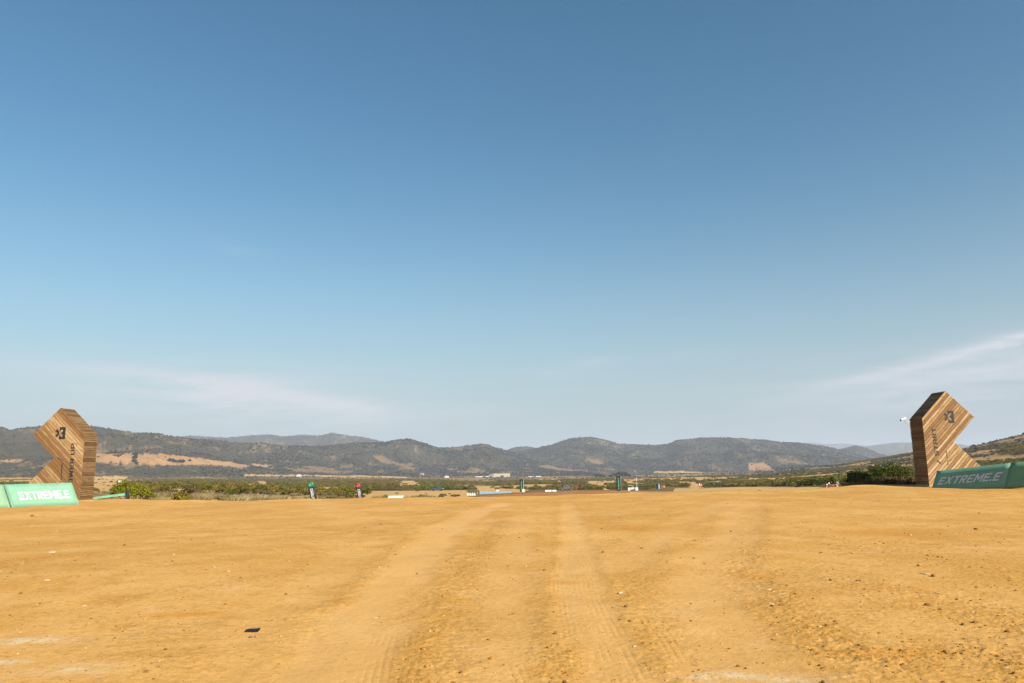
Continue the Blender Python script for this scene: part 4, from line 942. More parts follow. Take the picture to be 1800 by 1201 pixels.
# keep clear of gates, banners, vehicles and boards
KEEP_OUT = [(at(995, 865, 275), 7), (at(767, 871, 283), 7), (at(917, 864, 254), 4), (at(1088, 863, 214), 4), (at(870, 868, 200), 8), (at(696, 874, 100), 3), (at(830, 871, 180), 4), (at(1110, 862, 222), 6), (at(968, 863, 240), 4), (at(549, 878, 105), 2.5), (at(632, 874, 112), 2.5), (at(1540, 855, 39.5), 3.2), (at(230, 870, 39.5), 2.0), (at(20, 860, 39), 4), (at(1700, 860, 40), 4), (at(1018, 858, 290), 3), (at(1158, 858, 262), 3), (at(1230, 860, 190), 2)]
for c, r in KEEP_OUT: kp &= np.hypot(X_-c.x, D_-c.y) > r
idx = np.where(kp)[0]
app = hh[idx]/D_[idx]*np.where((PX[idx] > 0) & (PX[idx] < 1800), 1, 0.1); order = idx[np.argsort(-app)]
# the 280 that show largest are shrubs of their own
big, rest = order[:280], order[280:]
first = {}
def whereabouts(px, d):
    near_ = 'at the dirt edge ' if d < 75 else ''
    for lim, txt in ((165, 'behind the POWER UP gate'), (290, 'behind the yellow green shrub'), (420, 'behind the dark round verge bush'), (500, 'beyond the verge bush'), (592, 'around the green capped marker post'), (665, 'around the red capped marker post'),
                     (745, 'near the long low white board'), (800, 'near the blue pickup'), (905, 'behind the pale blue netting'), (960, 'near the slim FINISH totem'), (1050, 'around the grey pickup'), (1145, 'around the buggy and mast'), (1250, 'near the pink flag'), (1420, 'past the sandy track'), (1490, 'behind the barrier tape'), (1620, 'behind the big dark green shrub'), (9999, 'behind the START gate')):
        if px < lim: return near_ + txt
for q, i in enumerate(big):
    v = int(vid[i]); me, nm, lab, cat, grp = KIND[v]
    o = ob(nm, me, None, (X_[i], D_[i], Z_[i]-0.03*hh[i])); w = rs.uniform(0.85, 1.35); o.scale = (hh[i]*w, hh[i]*w, hh[i]); o.rotation_euler = (0, 0, rs.uniform(0, 6.28))
    wh = whereabouts(PX[i], D_[i]); o['label'] = lab.rsplit(' on the scrubland', 1)[0] + ' ' + wh; o['category'] = cat; o['group'] = grp + ' ' + wh; first.setdefault(v, o)
for v in range(len(KIND)):
    if v not in first:
        me, nm, lab, cat, grp = KIND[v]; i = rest[np.where(vid[rest] == v)[0][0]]
        o = ob(nm, me, None, (X_[i], D_[i], Z_[i])); o.scale = (hh[i],)*3; o['label'] = lab; o['category'] = cat; o['group'] = grp; first[v] = o

def scatter(name, pts, var, scl, rot, sources, label):
    me = bpy.data.meshes.new(name); me.vertices.add(len(pts)); me.vertices.foreach_set('co', np.asarray(pts, np.float32).ravel())
    a = me.attributes.new('kind_id', 'INT', 'POINT'); a.data.foreach_set('value', np.asarray(var, np.int32))
    a = me.attributes.new('sc', 'FLOAT_VECTOR', 'POINT'); a.data.foreach_set('vector', np.asarray(scl, np.float32).ravel())
    a = me.attributes.new('rt', 'FLOAT_VECTOR', 'POINT'); a.data.foreach_set('vector', np.asarray(rot, np.float32).ravel())
    o = ob(name, me, kind='stuff'); o['label'] = label
    ng = bpy.data.node_groups.new(name, 'GeometryNodeTree'); ng.interface.new_socket('Geometry', in_out='INPUT', socket_type='NodeSocketGeometry'); ng.interface.new_socket('Geometry', in_out='OUTPUT', socket_type='NodeSocketGeometry')
    N, L = ng.nodes, ng.links; gi = N.new('NodeGroupInput'); go = N.new('NodeGroupOutput'); jn = N.new('GeometryNodeJoinGeometry')
    def named(nm, t):
        x = N.new('GeometryNodeInputNamedAttribute'); x.data_type = t; x.inputs['Name'].default_value = nm; return x.outputs['Attribute']
    ka, sa_, ra = named('kind_id', 'INT'), named('sc', 'FLOAT_VECTOR'), named('rt', 'FLOAT_VECTOR')
    for v, src in sources.items():
        cmp = N.new('FunctionNodeCompare'); cmp.data_type = 'INT'; cmp.operation = 'EQUAL'
        ii = [s for s in cmp.inputs if s.type == 'INT']; L.new(ka, ii[0]); ii[1].default_value = v
        oi = N.new('GeometryNodeObjectInfo'); oi.transform_space = 'ORIGINAL'; oi.inputs['Object'].default_value = src; oi.inputs['As Instance'].default_value = True
        # strip the source's own transform
        ip = N.new('GeometryNodeInstanceOnPoints'); L.new(gi.outputs[0], ip.inputs['Points']); L.new(cmp.outputs[0], ip.inputs['Selection'])
        L.new(oi.outputs['Geometry'], ip.inputs['Instance']); L.new(sa_, ip.inputs['Scale'])
        er = N.new('FunctionNodeEulerToRotation'); L.new(ra, er.inputs[0]); L.new(er.outputs[0], ip.inputs['Rotation']); L.new(ip.outputs[0], jn.inputs[0])
    L.new(jn.outputs[0], go.inputs[0]); md = o.modifiers.new('scatter', 'NODES'); md.node_group = ng; return o
def rots(n, r): return np.stack([np.zeros(n), np.zeros(n), r.uniform(0, 6.28, n)], 1)
wv = rs.uniform(0.9, 1.6, len(rest)); hv = hh[rest]
scatter('scrub_growth', np.stack([X_[rest], D_[rest], Z_[rest]-0.03], 1), vid[rest], np.stack([hv*wv, hv*wv, hv], 1), rots(len(rest), rs), first, 'low heath and scrub spread over the plain')

# hillside maquis: individual bushes in the fields, the rest as a mass
def blob_me(seed, nm):
    V, Fc = leaf_cloud(seed, [(0, 0, 0.45, 0.55, 0.55, 0.5), (0.3, 0.1, 0.35, 0.35, 0.35, 0.35), (-0.25, -0.2, 0.3, 0.35, 0.35, 0.35)], 60, 0.42, 16, 0.35, 0.25, 1.2)
    return mesh_np(nm, V, Fc, [MAT['f_hill']])
HB = [blob_me(900+i, 'hill_bush') for i in range(3)]
def on_land(px, py, d0, d1):
    """where the picture ray first meets the land"""
    u, s = us(px, py); ds = np.linspace(d0, d1, 1600); z = land_h(np.full(1600, u), ds)[0]; k = np.where(z >= EYE + s*ds)[0]
    d = ds[k[0]] if len(k) else d1; return u*d, d, land_z(u*d, d)
hb_src = {}
for i, (px, py, w, nm) in enumerate([(208, 803, 6, 0), (213, 800, 4, 0), (201, 801, 4, 0), (300, 812, 9, 1), (306, 813, 9, 1), (313, 813, 9, 1), (320, 813.5, 8, 1), (333, 811, 5, 0), (236, 812, 8, 2), (237, 806, 7, 2), (236.5, 800, 7, 2), (240, 816, 7, 2), (425, 816, 8, 1), (416, 813, 7, 1), (475, 822, 6, 0), (456, 824, 7, 0), (1321, 818, 3, 0)]):
    x, d, z = on_land(px, py, 900, 3200); s = w/F*d
    o = ob('hill_bush', HB[i % 3], None, (x, d, z-0.1*s)); o.scale = (s, s, s*0.75); o.rotation_euler = (0, 0, i*1.3)
    o['label'] = ['dark round bush standing alone in a tan hillside field', 'dark bush in a clump at the foot of the tan hillside field', 'dark bush in the tree line dividing the tan hillside fields'][nm]
    o['category'] = 'bush'; o['group'] = ['lone bushes in the tan fields', 'bush clump below the tan field', 'bush line between the tan fields'][nm]; hb_src.setdefault(i % 3, o)
rs = np.random.RandomState(31); n = 420000
U2 = rs.uniform(-0.80, 0.80, n); D2 = np.sqrt(rs.uniform(500**2, 4600**2, n)); Z2, H2 = land_h(U2, D2); X2 = U2*D2; B2, P2, T2 = land_masks(X2, D2, Z2, H2)
cov = sm(0.36, 0.60, fbm(X2*0.010, D2*0.006, 5, 601, 0.6))
onh = H2 > 0.05
dn = np.where(onh, 0.22+0.78*cov, 0.10*sm(0.46, 0.60, fbm(X2*0.008, D2*0.003, 3, 611))*(D2 > 850)) * (1-np.clip((B2-0.25)*1.6, 0, 1))
dn = np.where(P2 > 0.5, np.where(D2 < 1600, 0.12, 0.012), dn)
k2 = rs.rand(n) < dn*0.8
# only what faces the camera side of the ridges
X2, D2, Z2, H2, U2 = (a[k2] for a in (X2, D2, Z2, H2, U2))
s2 = np.clip(np.exp(rs.normal(math.log(2.3), 0.40, len(X2))), 1.2, 6)*np.clip(D2/2400, 0.45, 1.25)
scatter('hillside_maquis', np.stack([X2, D2, Z2-0.15*s2], 1), rs.randint(0, 3, len(X2)), np.stack([s2*1.15, s2*1.15, s2*0.8], 1), rots(len(X2), rs), hb_src, 'dense dark maquis covering the hills')

# ------------------------------------------------------------------ shrubs close to the gates
def hero(name, px, py, d, w, h, mat, n, leaf, seed, label, cat='shrub', lobes=None, stem='bark', clumps=70, spread=0.3, group=None, sink=0.05):
    p = at(px, py, d); z = max(p.z, land_z(p.x, d)); e = empty(name, (p.x, d, z-sink), 0, label, cat, group)
    L = lobes or shrub_lobes(seed, w, h, 6)
    V, Fc = leaf_cloud(seed, L, n, leaf, clumps, spread, 0.2); ob('foliage', mesh_np('foliage', V, Fc, [mat]), e)
    ob('stems', stems('stems', seed, L, 14, 0.012, MAT[stem]), e); return e
hero('yellow_green_shrub', 232, 879, 39.0, 2.0, 0.9, MAT['f_lime'], 5200, 0.055, 3, 'bright yellow green leafy shrub beside the propped green board', lobes=[(-0.55, 0, 0.45, 0.50, 0.45, 0.52), (0.05, 0.1, 0.40, 0.50, 0.45, 0.46), (0.60, 0, 0.30, 0.48, 0.42, 0.36), (-0.15, -0.2, 0.28, 0.6, 0.4, 0.35), (-1.0, 0, 0.22, 0.30, 0.3, 0.26), (0.95, 0.1, 0.18, 0.26, 0.3, 0.26)], clumps=120)
hero('dark_green_shrub', 1510, 862, 40.2, 1.2, 0.9, MAT['f_dark'], 3200, 0.06, 5, 'lower lobe of dark green glossy leaves behind the dead brush', lobes=[(0, 0, 0.55, 0.55, 0.5, 0.50), (-0.35, 0, 0.40, 0.40, 0.4, 0.42), (0.4, 0, 0.5, 0.45, 0.4, 0.45)], clumps=70, sink=0.0)
hero('dark_green_shrub', 1565, 860, 40.4, 2.2, 1.1, MAT['f_dark'], 6000, 0.06, 6, 'big dark green glossy shrub growing against the START gate', lobes=[(-0.55, 0, 0.72, 0.58, 0.5, 0.52), (0.1, 0.1, 0.78, 0.60, 0.5, 0.55), (0.7, 0, 0.68, 0.60, 0.5, 0.50), (1.2, 0, 0.45, 0.45, 0.45, 0.40)], clumps=130, sink=0.0)
rg_ = random.Random(2)
for i in range(9):
    px = 1462 + i*17.5; h = 0.30 + 0.36*min(1, i/4); p = at(px, 866-0.05*(px-1462), 38.5+0.25*(i % 2)); d = p.y; z = max(p.z, land_z(p.x, d))
    e = empty('dead_brush', (p.x, d, z-0.03), rg_.uniform(0, 6), 'tangle of dead brown twigs in front of the dark green shrub', 'brush', 'dead brush along the crest')
    V1, F1 = leaf_cloud(600+i, shrub_lobes(600+i, 0.85, h, 4), 500, 0.05, 36, 0.4, 0.1, 3.0); ob('twigs', mesh_np('twigs', V1, F1, [MAT['f_dead']]), e)
    V2, F2 = blades(640+i, 120, h*1.15, 0.7, 0.012, 0.7); ob('stalks', mesh_np('stalks', V2, F2, [MAT['f_dead']]), e)
for i, (px, py, d, w, h, m, lab) in enumerate([(331, 874, 50, 0.95, 0.62, 'f_brown', 'dark round bush on the dry grass verge beyond the dirt edge'), (405, 872, 62, 1.3, 0.55, 'f_green', 'low green shrub among pale dry grass beyond the dirt edge'), (300, 879, 46, 0.8, 0.35, 'f_olive', 'small olive shrub beside the dark round bush')]):
    hero('verge_shrub', px, py, d, w, h, MAT[m], 1500, 0.07, 30+i, lab, clumps=50)
# dry grass along the left verge
rg_ = np.random.RandomState(8)
for i in range(46):
    px = rg_.uniform(275, 560); d = rg_.uniform(39.0, 58); u = us(px, 870)[0]; x = u*d; z = ground_z(x, d); h = rg_.uniform(0.18, 0.42)
    v = 7 + i % 2; me, nm, lab, cat, grp = KIND[v]; wh = whereabouts(px, d); o = ob(nm, me, None, (x, d, z-0.02)); o.scale = (h*1.3, h*1.3, h); o.rotation_euler = (0, 0, rg_.uniform(0, 6.28)); o['label'] = lab + ' ' + wh; o['category'] = cat; o['group'] = grp + ' ' + wh
# ------------------------------------------------------------------ trees and buildings on the far plain
def tree_parts(seed, h, w):
    rg = random.Random(seed); L = [(0, 0, h*0.62, w*0.32, w*0.32, h*0.30)]
    for i in range(6):
        a = rg.uniform(0, 6.28); d = w*rg.uniform(0.12, 0.32); L.append((math.cos(a)*d, math.sin(a)*d, h*rg.uniform(0.4, 0.8), w*rg.uniform(0.14, 0.24), w*rg.uniform(0.14, 0.24), h*rg.uniform(0.12, 0.22)))
    V, Fc = leaf_cloud(seed, L, 480, h*0.085, 40, 0.45, 0.2, 1.3)
    crown = mesh_np('crown', V, Fc, [MAT['f_tree']])
    bm = bmesh.new(); add_tube(bm, [(0, 0, -0.3), (0.02*h, 0, h*0.3), (0, 0.02*h, h*0.62)], h*0.035, h*0.012, 7)
    for i in range(4):
        a = i*1.6+seed; add_tube(bm, [(0.01*h, 0, h*(0.28+0.06*i)), (math.cos(a)*w*0.22, math.sin(a)*w*0.22, h*(0.5+0.05*i))], h*0.012, h*0.004, 5)
    return crown, bm_me('trunk', bm, MAT['bark'])
TP = [tree_parts(700+i, 1.0, 1.1 if i < 3 else 0.6) for i in range(5)]
def tree(px, py, d, h, k, wid, label, group):
    p = at(px, py, d); z = land_z(p.x, d); e = empty('tree', (p.x, d, z-0.1), px*0.7, label, 'tree', group); e.scale = (h*wid, h*wid, h)
    ob('crown', TP[k][0], e); ob('trunk', TP[k][1], e)
for i, (px, d, h, w) in enumerate([(1048, 1150, 7.5, 1.2), (1055, 1160, 7.0, 1.1), (1061, 1150, 6.2, 1.0), (1074, 1120, 6.5, 1.1), (1082, 1140, 9.0, 1.1), (1088, 1120, 10.5, 1.1), (1095, 1130, 11.0, 1.2), (1101, 1120, 9.5, 1.1), (1106, 1130, 7.0, 1.0)]):
    tree(px, 840, d, h, i % 3, w, ['broad dark tree in the copse behind the low scrub', 'tall dark crowned tree in the copse behind a FINISH totem'][px > 1068], ['small copse on the plain', 'copse behind the totem'][px > 1068])
for i in range(16): tree(976+i*3.6+(i*7 % 3), 838, 1850+(i*37 % 80), 9+(i*13 % 4), 3+i % 2, 1.0, 'slim tree in the long windbreak row on the far plain', 'windbreak row on the plain')
for i, px in enumerate([838, 842, 851, 855, 860, 902, 908, 915, 922, 926, 931, 940, 948]): tree(px, 838, 2080+(i*31 % 60), 8+(i*5 % 4), i % 5, 1.0, 'grey green tree beside the cream warehouse', 'trees around the warehouse')

def building(name, px, py, d, w, dep, h, wall, label, rz=0.0, doors=(), roof='flat', wins=()):
    p = at(px, py, d); z = land_z(p.x, d); e = empty(name, (p.x, d, z-0.2), rz, label, 'building')
    ob('wall', box_me('wall', wall, w, dep, h, 0.0, (0, 0, h/2)), e)
    if roof == 'flat': ob('roof', box_me('roof', MAT['roof'], w+0.5, dep+0.5, 0.35, 0.0, (0, 0, h+0.18)), e)
    else:
        bm = bmesh.new(); add_prism(bm, [(-w/2-0.3, h+0.003), (w/2+0.3, h+0.003), (0, h+w*0.18)], -dep/2-0.3, dep/2+0.3); bmesh.ops.recalc_face_normals(bm, faces=bm.faces); ob('roof', bm_me('roof', bm, MAT[roof]), e)
    for (x, zz, ww, hh_) in doors: ob('door', box_me('door', MAT['glass'], ww, 0.12, hh_, 0, (x, -dep/2-0.03, zz+hh_/2)), e)
    for (x, zz, ww, hh_) in wins:
        wd = ob('window', box_me('window', MAT['roof'], ww+0.3, 0.10, hh_+0.3, 0, (x, -dep/2-0.02, zz)), e); ob('pane', box_me('pane', MAT['glass'], ww, 0.08, hh_, 0, (x, -dep/2-0.08, zz)), wd)
    return e
building('warehouse', 882, 838, 1990, 41, 22, 9.5, MAT['cream'], 'long cream warehouse with one dark bay door on the far plain', -0.12, doors=((2.5, 0.2, 9, 4.2),))
building('barn', 864, 838.2, 1985, 11, 14, 7.5, MAT['roof'], 'small grey barn at the end of the cream warehouse', -0.3, doors=((0, 0.2, 3, 3),), roof='roof')
building('greenhouse', 848, 838.3, 1980, 36, 10, 2.6, MAT['white'], 'long low white shed beside the grey barn', 0.0, doors=((8, 0.1, 2, 2),))
building('greenhouse', 940, 838.8, 1960, 32, 9, 2.4, MAT['white'], 'low white shed in front of the windbreak trees', 0.0, doors=((-6, 0.1, 2, 2),))
building('farmhouse', 785, 836.3, 1700, 9, 8, 4.2, MAT['white'], 'small white farmhouse among the grey green trees', 0.2, doors=((0, 0.1, 1.3, 2.2),), roof='terracotta', wins=((-2.8, 1.9, 1.2, 1.2), (2.8, 1.9, 1.2, 1.2)))
building('farmhouse', 742, 824.5, 2050, 9, 8, 5.0, MAT['cream'], 'cream farmhouse low on the left hill spur', -0.2, doors=((0, 0.1, 1.3, 2.2),), roof='terracotta', wins=((-2.8, 2.2, 1.2, 1.2), (2.8, 2.2, 1.2, 1.2)))
building('farmhouse', 1333, 828, 2350, 12, 8, 5.0, MAT['cream'], 'pinkish farmhouse below the tan field on the right hill', 0.3, doors=((0, 0.1, 1.3, 2.2),), roof='terracotta', wins=((-3.5, 2.2, 1.2, 1.2), (3.5, 2.2, 1.2, 1.2)))
building('farmhouse', 526, 824, 1700, 10, 8, 4.5, MAT['white'], 'white farmhouse in the fields under the left hills', 0.2, doors=((0, 0.1, 1.3, 2.2),), roof='terracotta', wins=((-3, 2.2, 1.2, 1.2), (3, 2.2, 1.2, 1.2)))

# ------------------------------------------------------------------ vehicles
def wheel(parent, x, y, z, r, w, side):
    bm = bmesh.new(); add_tube(bm, [(0, -w/2, 0), (0, -w*0.3, 0), (0, w*0.3, 0), (0, w/2, 0)], r, seg=18)
    t = ob('wheel', bm_me('wheel', bm, MAT['tyre']), parent, (x, y, z))
    bm = bmesh.new(); add_tube(bm, [(0, side*w*0.46, 0), (0, side*(w*0.5+0.012), 0)], r*0.58, seg=14); ob('rim', bm_me('rim', bm, MAT['silver']), t)
def pickup(px, py, d, mat, rz, label):
    p = at(px, py, d); z = land_z(p.x, d); e = empty('pickup_truck', (p.x, d, z), rz, label, 'pickup')
    low = [(-2.62, 0.55), (-2.62, 1.06), (-0.95, 1.10), (1.2, 1.12), (2.35, 1.03), (2.60, 0.88), (2.64, 0.50), (2.2, 0.42)]
    def arch(cx): return [(cx+0.50*math.cos(a), 0.42+0.50*math.sin(a)) for a in (0.1, 0.6, 1.1, 1.57, 2.04, 2.54, 3.04)]
    poly = low + arch(1.62) + arch(-1.62)
    bm = bmesh.new(); add_prism(bm, poly, -0.92, 0.92)
    bmesh.ops.recalc_face_normals(bm, faces=bm.faces); ob('body', bm_me('body', bm, mat), e)
    bm = bmesh.new(); add_prism(bm, [(-0.98, 1.09), (-0.78, 1.72), (-0.55, 1.80), (0.30, 1.80), (0.50, 1.74), (1.22, 1.11)], -0.86, 0.86)
    for v in bm.verts:
        if v.co.z > 1.3: v.co.y *= 0.86
    bmesh.ops.recalc_face_normals(bm, faces=bm.faces); ob('cab', bm_me('cab', bm, mat), e)
    for s in (-1, 1):
        for (x0, x1, x2, x3) in ((-0.80, -0.12, -0.12, -0.66), (-0.02, 0.92, 0.46, -0.02)):
            bm = bmesh.new(); q = [(x0, 1.18), (x1, 1.18), (x2, 1.68), (x3, 1.68)]
            vs_ = [bm.verts.new((x, s*(0.875 - (zz-1.11)*0.19), zz)) for x, zz in q]; bm.faces.new(vs_ if s < 0 else vs_[::-1]); ob('side_window', bm_me('side_window', bm, MAT['glass']), e)
        ob('headlight', box_me('headlight', MAT['white'], 0.10, 0.34, 0.16, 0.02, (2.575, s*0.68, 0.86)), e)
        ob('tail_light', box_me('tail_light', MAT['red'], 0.05, 0.14, 0.34, 0.01, (-2.63, s*0.80, 0.88)), e)
        for x in (1.62, -1.62): wheel(e, x, s*0.80, 0.40, 0.40, 0.26, s)
    bm = bmesh.new(); vs_ = [bm.verts.new(q) for q in ((1.235, -0.80, 1.13), (1.235, 0.80, 1.13), (0.535, 0.70, 1.72), (0.535, -0.70, 1.72))]; bm.faces.new(vs_); ob('windscreen', bm_me('windscreen', bm, MAT['glass']), e)
    ob('front_bumper', box_me('front_bumper', MAT['black'], 0.18, 1.84, 0.22, 0.03, (2.64, 0, 0.55)), e); ob('rear_bumper', box_me('rear_bumper', MAT['silver'], 0.14, 1.70, 0.18, 0.03, (-2.68, 0, 0.58)), e)
    ob('load_bed', box_me('load_bed', MAT['black'], 1.55, 1.55, 0.03, 0.0, (-1.82, 0, 1.108)), e)
    return e
pickup(995.5, 865.5, 272, MAT['grey'], 0.12, 'grey pickup truck driving along the brown earth bank')
pickup(767.5, 871.3, 288, MAT['blue'], -0.2, 'blue pickup truck parked on the dry ground')
# open white and lime buggy
p = at(1110, 863, 224); z = land_z(p.x, 224); e = empty('buggy', (p.x, 224, z), 0.1, 'small white and lime buggy beside a FINISH totem', 'buggy')
bm = bmesh.new(); add_prism(bm, [(-1.2, 0.35), (-1.2, 0.80), (-0.4, 0.85), (0.5, 0.85), (1.25, 0.70), (1.35, 0.40), (0.9, 0.30), (-0.9, 0.30)], -0.6, 0.6); bmesh.ops.recalc_face_normals(bm, faces=bm.faces); ob('body', bm_me('body', bm, MAT['white']), e)
bm = bmesh.new(); add_prism(bm, [(-0.95, 1.40), (-0.75, 1.52), (0.15, 1.50), (0.30, 1.40)], -0.55, 0.55); bmesh.ops.recalc_face_normals(bm, faces=bm.faces); ob('roof', bm_me('roof', bm, MAT['lime']), e)
for s in (-1, 1):
    bm = bmesh.new(); add_tube(bm, [(-0.95, s*0.52, 0.8), (-0.85, s*0.52, 1.43)], 0.03); add_tube(bm, [(0.85, s*0.52, 0.8), (0.22, s*0.52, 1.43)], 0.03); ob('roll_bar', bm_me('roll_bar', bm, MAT['lime']), e)
    for x in (0.85, -0.80): wheel(e, x, s*0.62, 0.32, 0.32, 0.24, s)
ob('seat', box_me('seat', MAT['black'], 0.5, 1.0, 0.5, 0.05, (-0.45, 0, 1.05)), e)
# red tractor half hidden in scrub
p = at(1017, 858.5, 300); z = land_z(p.x, 300); e = empty('tractor', (p.x, 300, z), math.pi, 'small red tractor in the scrub beyond the grey pickup', 'tractor')
bm = bmesh.new(); add_prism(bm, [(-0.2, 0.6), (-0.2, 1.25), (1.3, 1.15), (1.45, 1.05), (1.45, 0.55)], -0.32, 0.32); bmesh.ops.recalc_face_normals(bm, faces=bm.faces); ob('bonnet', bm_me('bonnet', bm, MAT['red']), e)
ob('cab', box_me('cab', MAT['glass'], 0.95, 0.95, 0.9, 0.05, (-0.65, 0, 1.55)), e); ob('cab_roof', box_me('cab_roof', MAT['red'], 1.15, 1.1, 0.14, 0.04, (-0.65, 0, 2.08)), e)
ob('mudguard', box_me('mudguard', MAT['red'], 1.0, 1.5, 0.12, 0.04, (-0.75, 0, 1.15)), e); ob('rear_box', box_me('rear_box', MAT['pink'], 0.6, 1.2, 0.5, 0.05, (-1.65, 0, 0.95)), e)
for s in (-1, 1): wheel(e, -0.75, s*0.62, 0.58, 0.58, 0.32, s); wheel(e, 1.05, s*0.50, 0.36, 0.36, 0.22, s)
# yellow loaders far off
for px, py, lab in ((1196.5, 843, 'yellow digger on the far scrub with its arm raised'), (1214.5, 842.5, 'squat yellow digger on the far scrub with its arm lowered')):
    d = 640; p = at(px, py, d); z = land_z(p.x, d); e = empty('digger', (p.x, d, z), 0.3, lab, 'digger'); up_ = 1.2 if 'raised' in lab else 0.2
    ob('body', box_me('body', MAT['yellow'], 2.0, 1.3, 0.8, 0.05, (0, 0, 1.1)), e); ob('cab', box_me('cab', MAT['glass'], 0.8, 1.0, 1.0, 0.05, (-0.3, 0, 2.0)), e); ob('cab_roof', box_me('cab_roof', MAT['yellow'], 0.95, 1.1, 0.12, 0.02, (-0.3, 0, 2.56)), e)
    for s in (-1, 1): ob('track', box_me('track', MAT['tyre'], 2.2, 0.35, 0.6, 0.15, (0, s*0.6, 0.32)), e)
    bm = bmesh.new(); add_tube(bm, [(0.9, 0, 1.4), (1.8, 0, 1.4+up_), (2.5, 0, 0.9+up_)], 0.12, 0.08, 6); ob('arm', bm_me('arm', bm, MAT['yellow']), e)
# white van far left
p = at(212.5, 840.5, 480); z = land_z(p.x, 480); e = empty('van', (p.x, 480, z), 0.15, 'small white van parked on the sandy ground behind the POWER UP gate', 'van')
bm = bmesh.new(); add_prism(bm, [(-1.1, 0.35), (-1.1, 1.85), (0.55, 1.85), (0.95, 1.15), (1.35, 1.0), (1.4, 0.35)], -0.8, 0.8); bmesh.ops.recalc_face_normals(bm, faces=bm.faces); ob('body', bm_me('body', bm, MAT['white']), e)
for s in (-1, 1):
    ob('side_window', box_me('side_window', MAT['glass'], 0.5, 0.02, 0.45, 0, (0.35, s*0.805, 1.45)), e)
    for x in (0.85, -0.7): wheel(e, x, s*0.72, 0.3, 0.3, 0.2, s)

# ------------------------------------------------------------------ course furniture
def totem(px, py, d, rz, label):
    p = at(px, py, d); z = land_z(p.x, d); e = empty('finish_totem', (p.x, d, z-0.05), rz, label, 'totem'); H = 4.2; Wd = 1.22; T = 0.36
    ob('cover', box_me('cover', MAT['forest'], Wd, T, H, 0.03, (0, 0, H/2)), e)
    ob('side_panel', box_me('side_panel', MAT['white'], 0.02, T-0.02, H-0.1, 0.0, (Wd/2+0.008, 0, H/2)), e)
    word('lettering', 'FINISH', MAT['mintprint'], e, lambda a, b: (0.21-0.42*b, -T/2-0.012, 0.45+a*3.2), 0.0)
    ob('foot', box_me('foot', MAT['steel'], Wd+0.3, T+0.5, 0.06, 0.0, (0, 0, 0.02)), e)
totem(917, 864.5, 254, -0.22, 'slim dark FINISH totem with a white block at its foot')
totem(1088, 863.0, 214, -0.22, 'taller dark FINISH totem standing in front of the tree copse')
def cushion(px, py, d, H, Wd, lean, top, label):
    p = at(px, py, d); z = land_z(p.x, d); e = empty('marker_cushion', (p.x, d, z-0.1), 0.0, label, 'marker'); e.rotation_euler = (0, lean, 0)
    def seg(z0, z1, m, nm, cap=False):
        bm = bmesh.new(); rings = []; n_ = 20; ks = [0, 0.5, 1.0] + ([1.12, 1.2, 1.23] if cap else [])
        for k in ks:
            f = 1.0 if k <= 1.0 else (1-((k-1)/0.235)**2)**0.5
            zz = z0 + (z1-z0)*min(k, 1.0) + (0 if k <= 1 else (k-1)*0.35)
            rings.append([bm.verts.new((math.copysign(abs(math.cos(a))**0.6, math.cos(a))*Wd/2*f, math.copysign(abs(math.sin(a))**0.6, math.sin(a))*Wd*0.28*f, zz)) for a in (2*math.pi*i/n_ for i in range(n_))])
        for a, b in zip(rings[:-1], rings[1:]):
            for i in range(n_): bm.faces.new((a[i], a[(i+1) % n_], b[(i+1) % n_], b[i]))
        bm.faces.new(rings[0][::-1]); bm.faces.new(rings[-1]); ob(nm, bm_me(nm, bm, m, True), e)
    seg(0, H*0.70, MAT['navy'], 'sleeve'); seg(H*0.703, H*0.94, top, 'cap', True)
    yf = -Wd*0.28-0.012
    word('lettering', 'EXTREME.E', MAT['print_white'], e, lambda a, b: (0.16-0.30*b, yf, H*0.06+a*H*0.58), 0.03)
    a_, t_ = 0.62, 0.38
    X = [(0, t_), (a_, a_+t_), (a_+t_, a_), (t_, 0), (a_+t_, -a_), (a_, -a_-t_), (0, -t_), (-a_, -a_-t_), (-a_-t_, -a_), (-t_, 0), (-a_-t_, a_), (-a_, a_+t_)]
    flat('emblem', X, MAT['mintprint'] if 'green' in label else MAT['pink'], e, lambda x, zz: (x*Wd*0.20-0.03, yf, H*0.82+zz*Wd*0.20))
cushion(552, 879.5, 84, 2.12, 0.68, -0.24, MAT['flag_green'], 'leaning padded marker post with green cap and navy sleeve')
cushion(634, 874.5, 92, 2.0, 0.54, -0.20, MAT['red'], 'leaning padded marker post with red cap and navy sleeve')

def low_board(px0, px1, py, d, h, label, mat, name='trackside_board', rail=None):
    a, b = at(px0, py, d), at(px1, py, d); c = (a+b)/2; z = land_z(c.x, d); w = (b-a).length
    e = empty(name, (c.x, d, z-0.03), 0, label, 'board')
    bm = bmesh.new(); v = [bm.verts.new(q) for q in ((-w/2, -0.25, 0), (w/2, -0.25, 0), (w/2, 0, h), (-w/2, 0, h), (-w/2, 0.25, 0), (w/2, 0.25, 0))]
    for f in ((0, 1, 2, 3), (5, 4, 3, 2), (0, 3, 4), (1, 5, 2), (0, 4, 5, 1)): bm.faces.new([v[i] for i in f])
    ob('panel', bm_me('panel', bm, mat), e); ob('top_rail', box_me('top_rail', rail or MAT['mintprint'], w, 0.05, 0.05, 0.0, (0, 0, h+0.022)), e)
    zt = at((px0+px1)/2, py, d).z; return e
e = low_board(680, 712, 875, 98, 0.42, 'long low white board lying behind the dirt edge', MAT['white']); e.location.z = at(696, 871.6, 98).z - 0.42
low_board(958.5, 969.5, 864, 240, 0.55, 'longer of two white boards with a green rail near the grey pickup', MAT['white'], rail=MAT['flag_green']); low_board(971, 978, 864, 240, 0.5, 'shorter of two white boards with a green rail near the grey pickup', MAT['white'], rail=MAT['flag_green'])
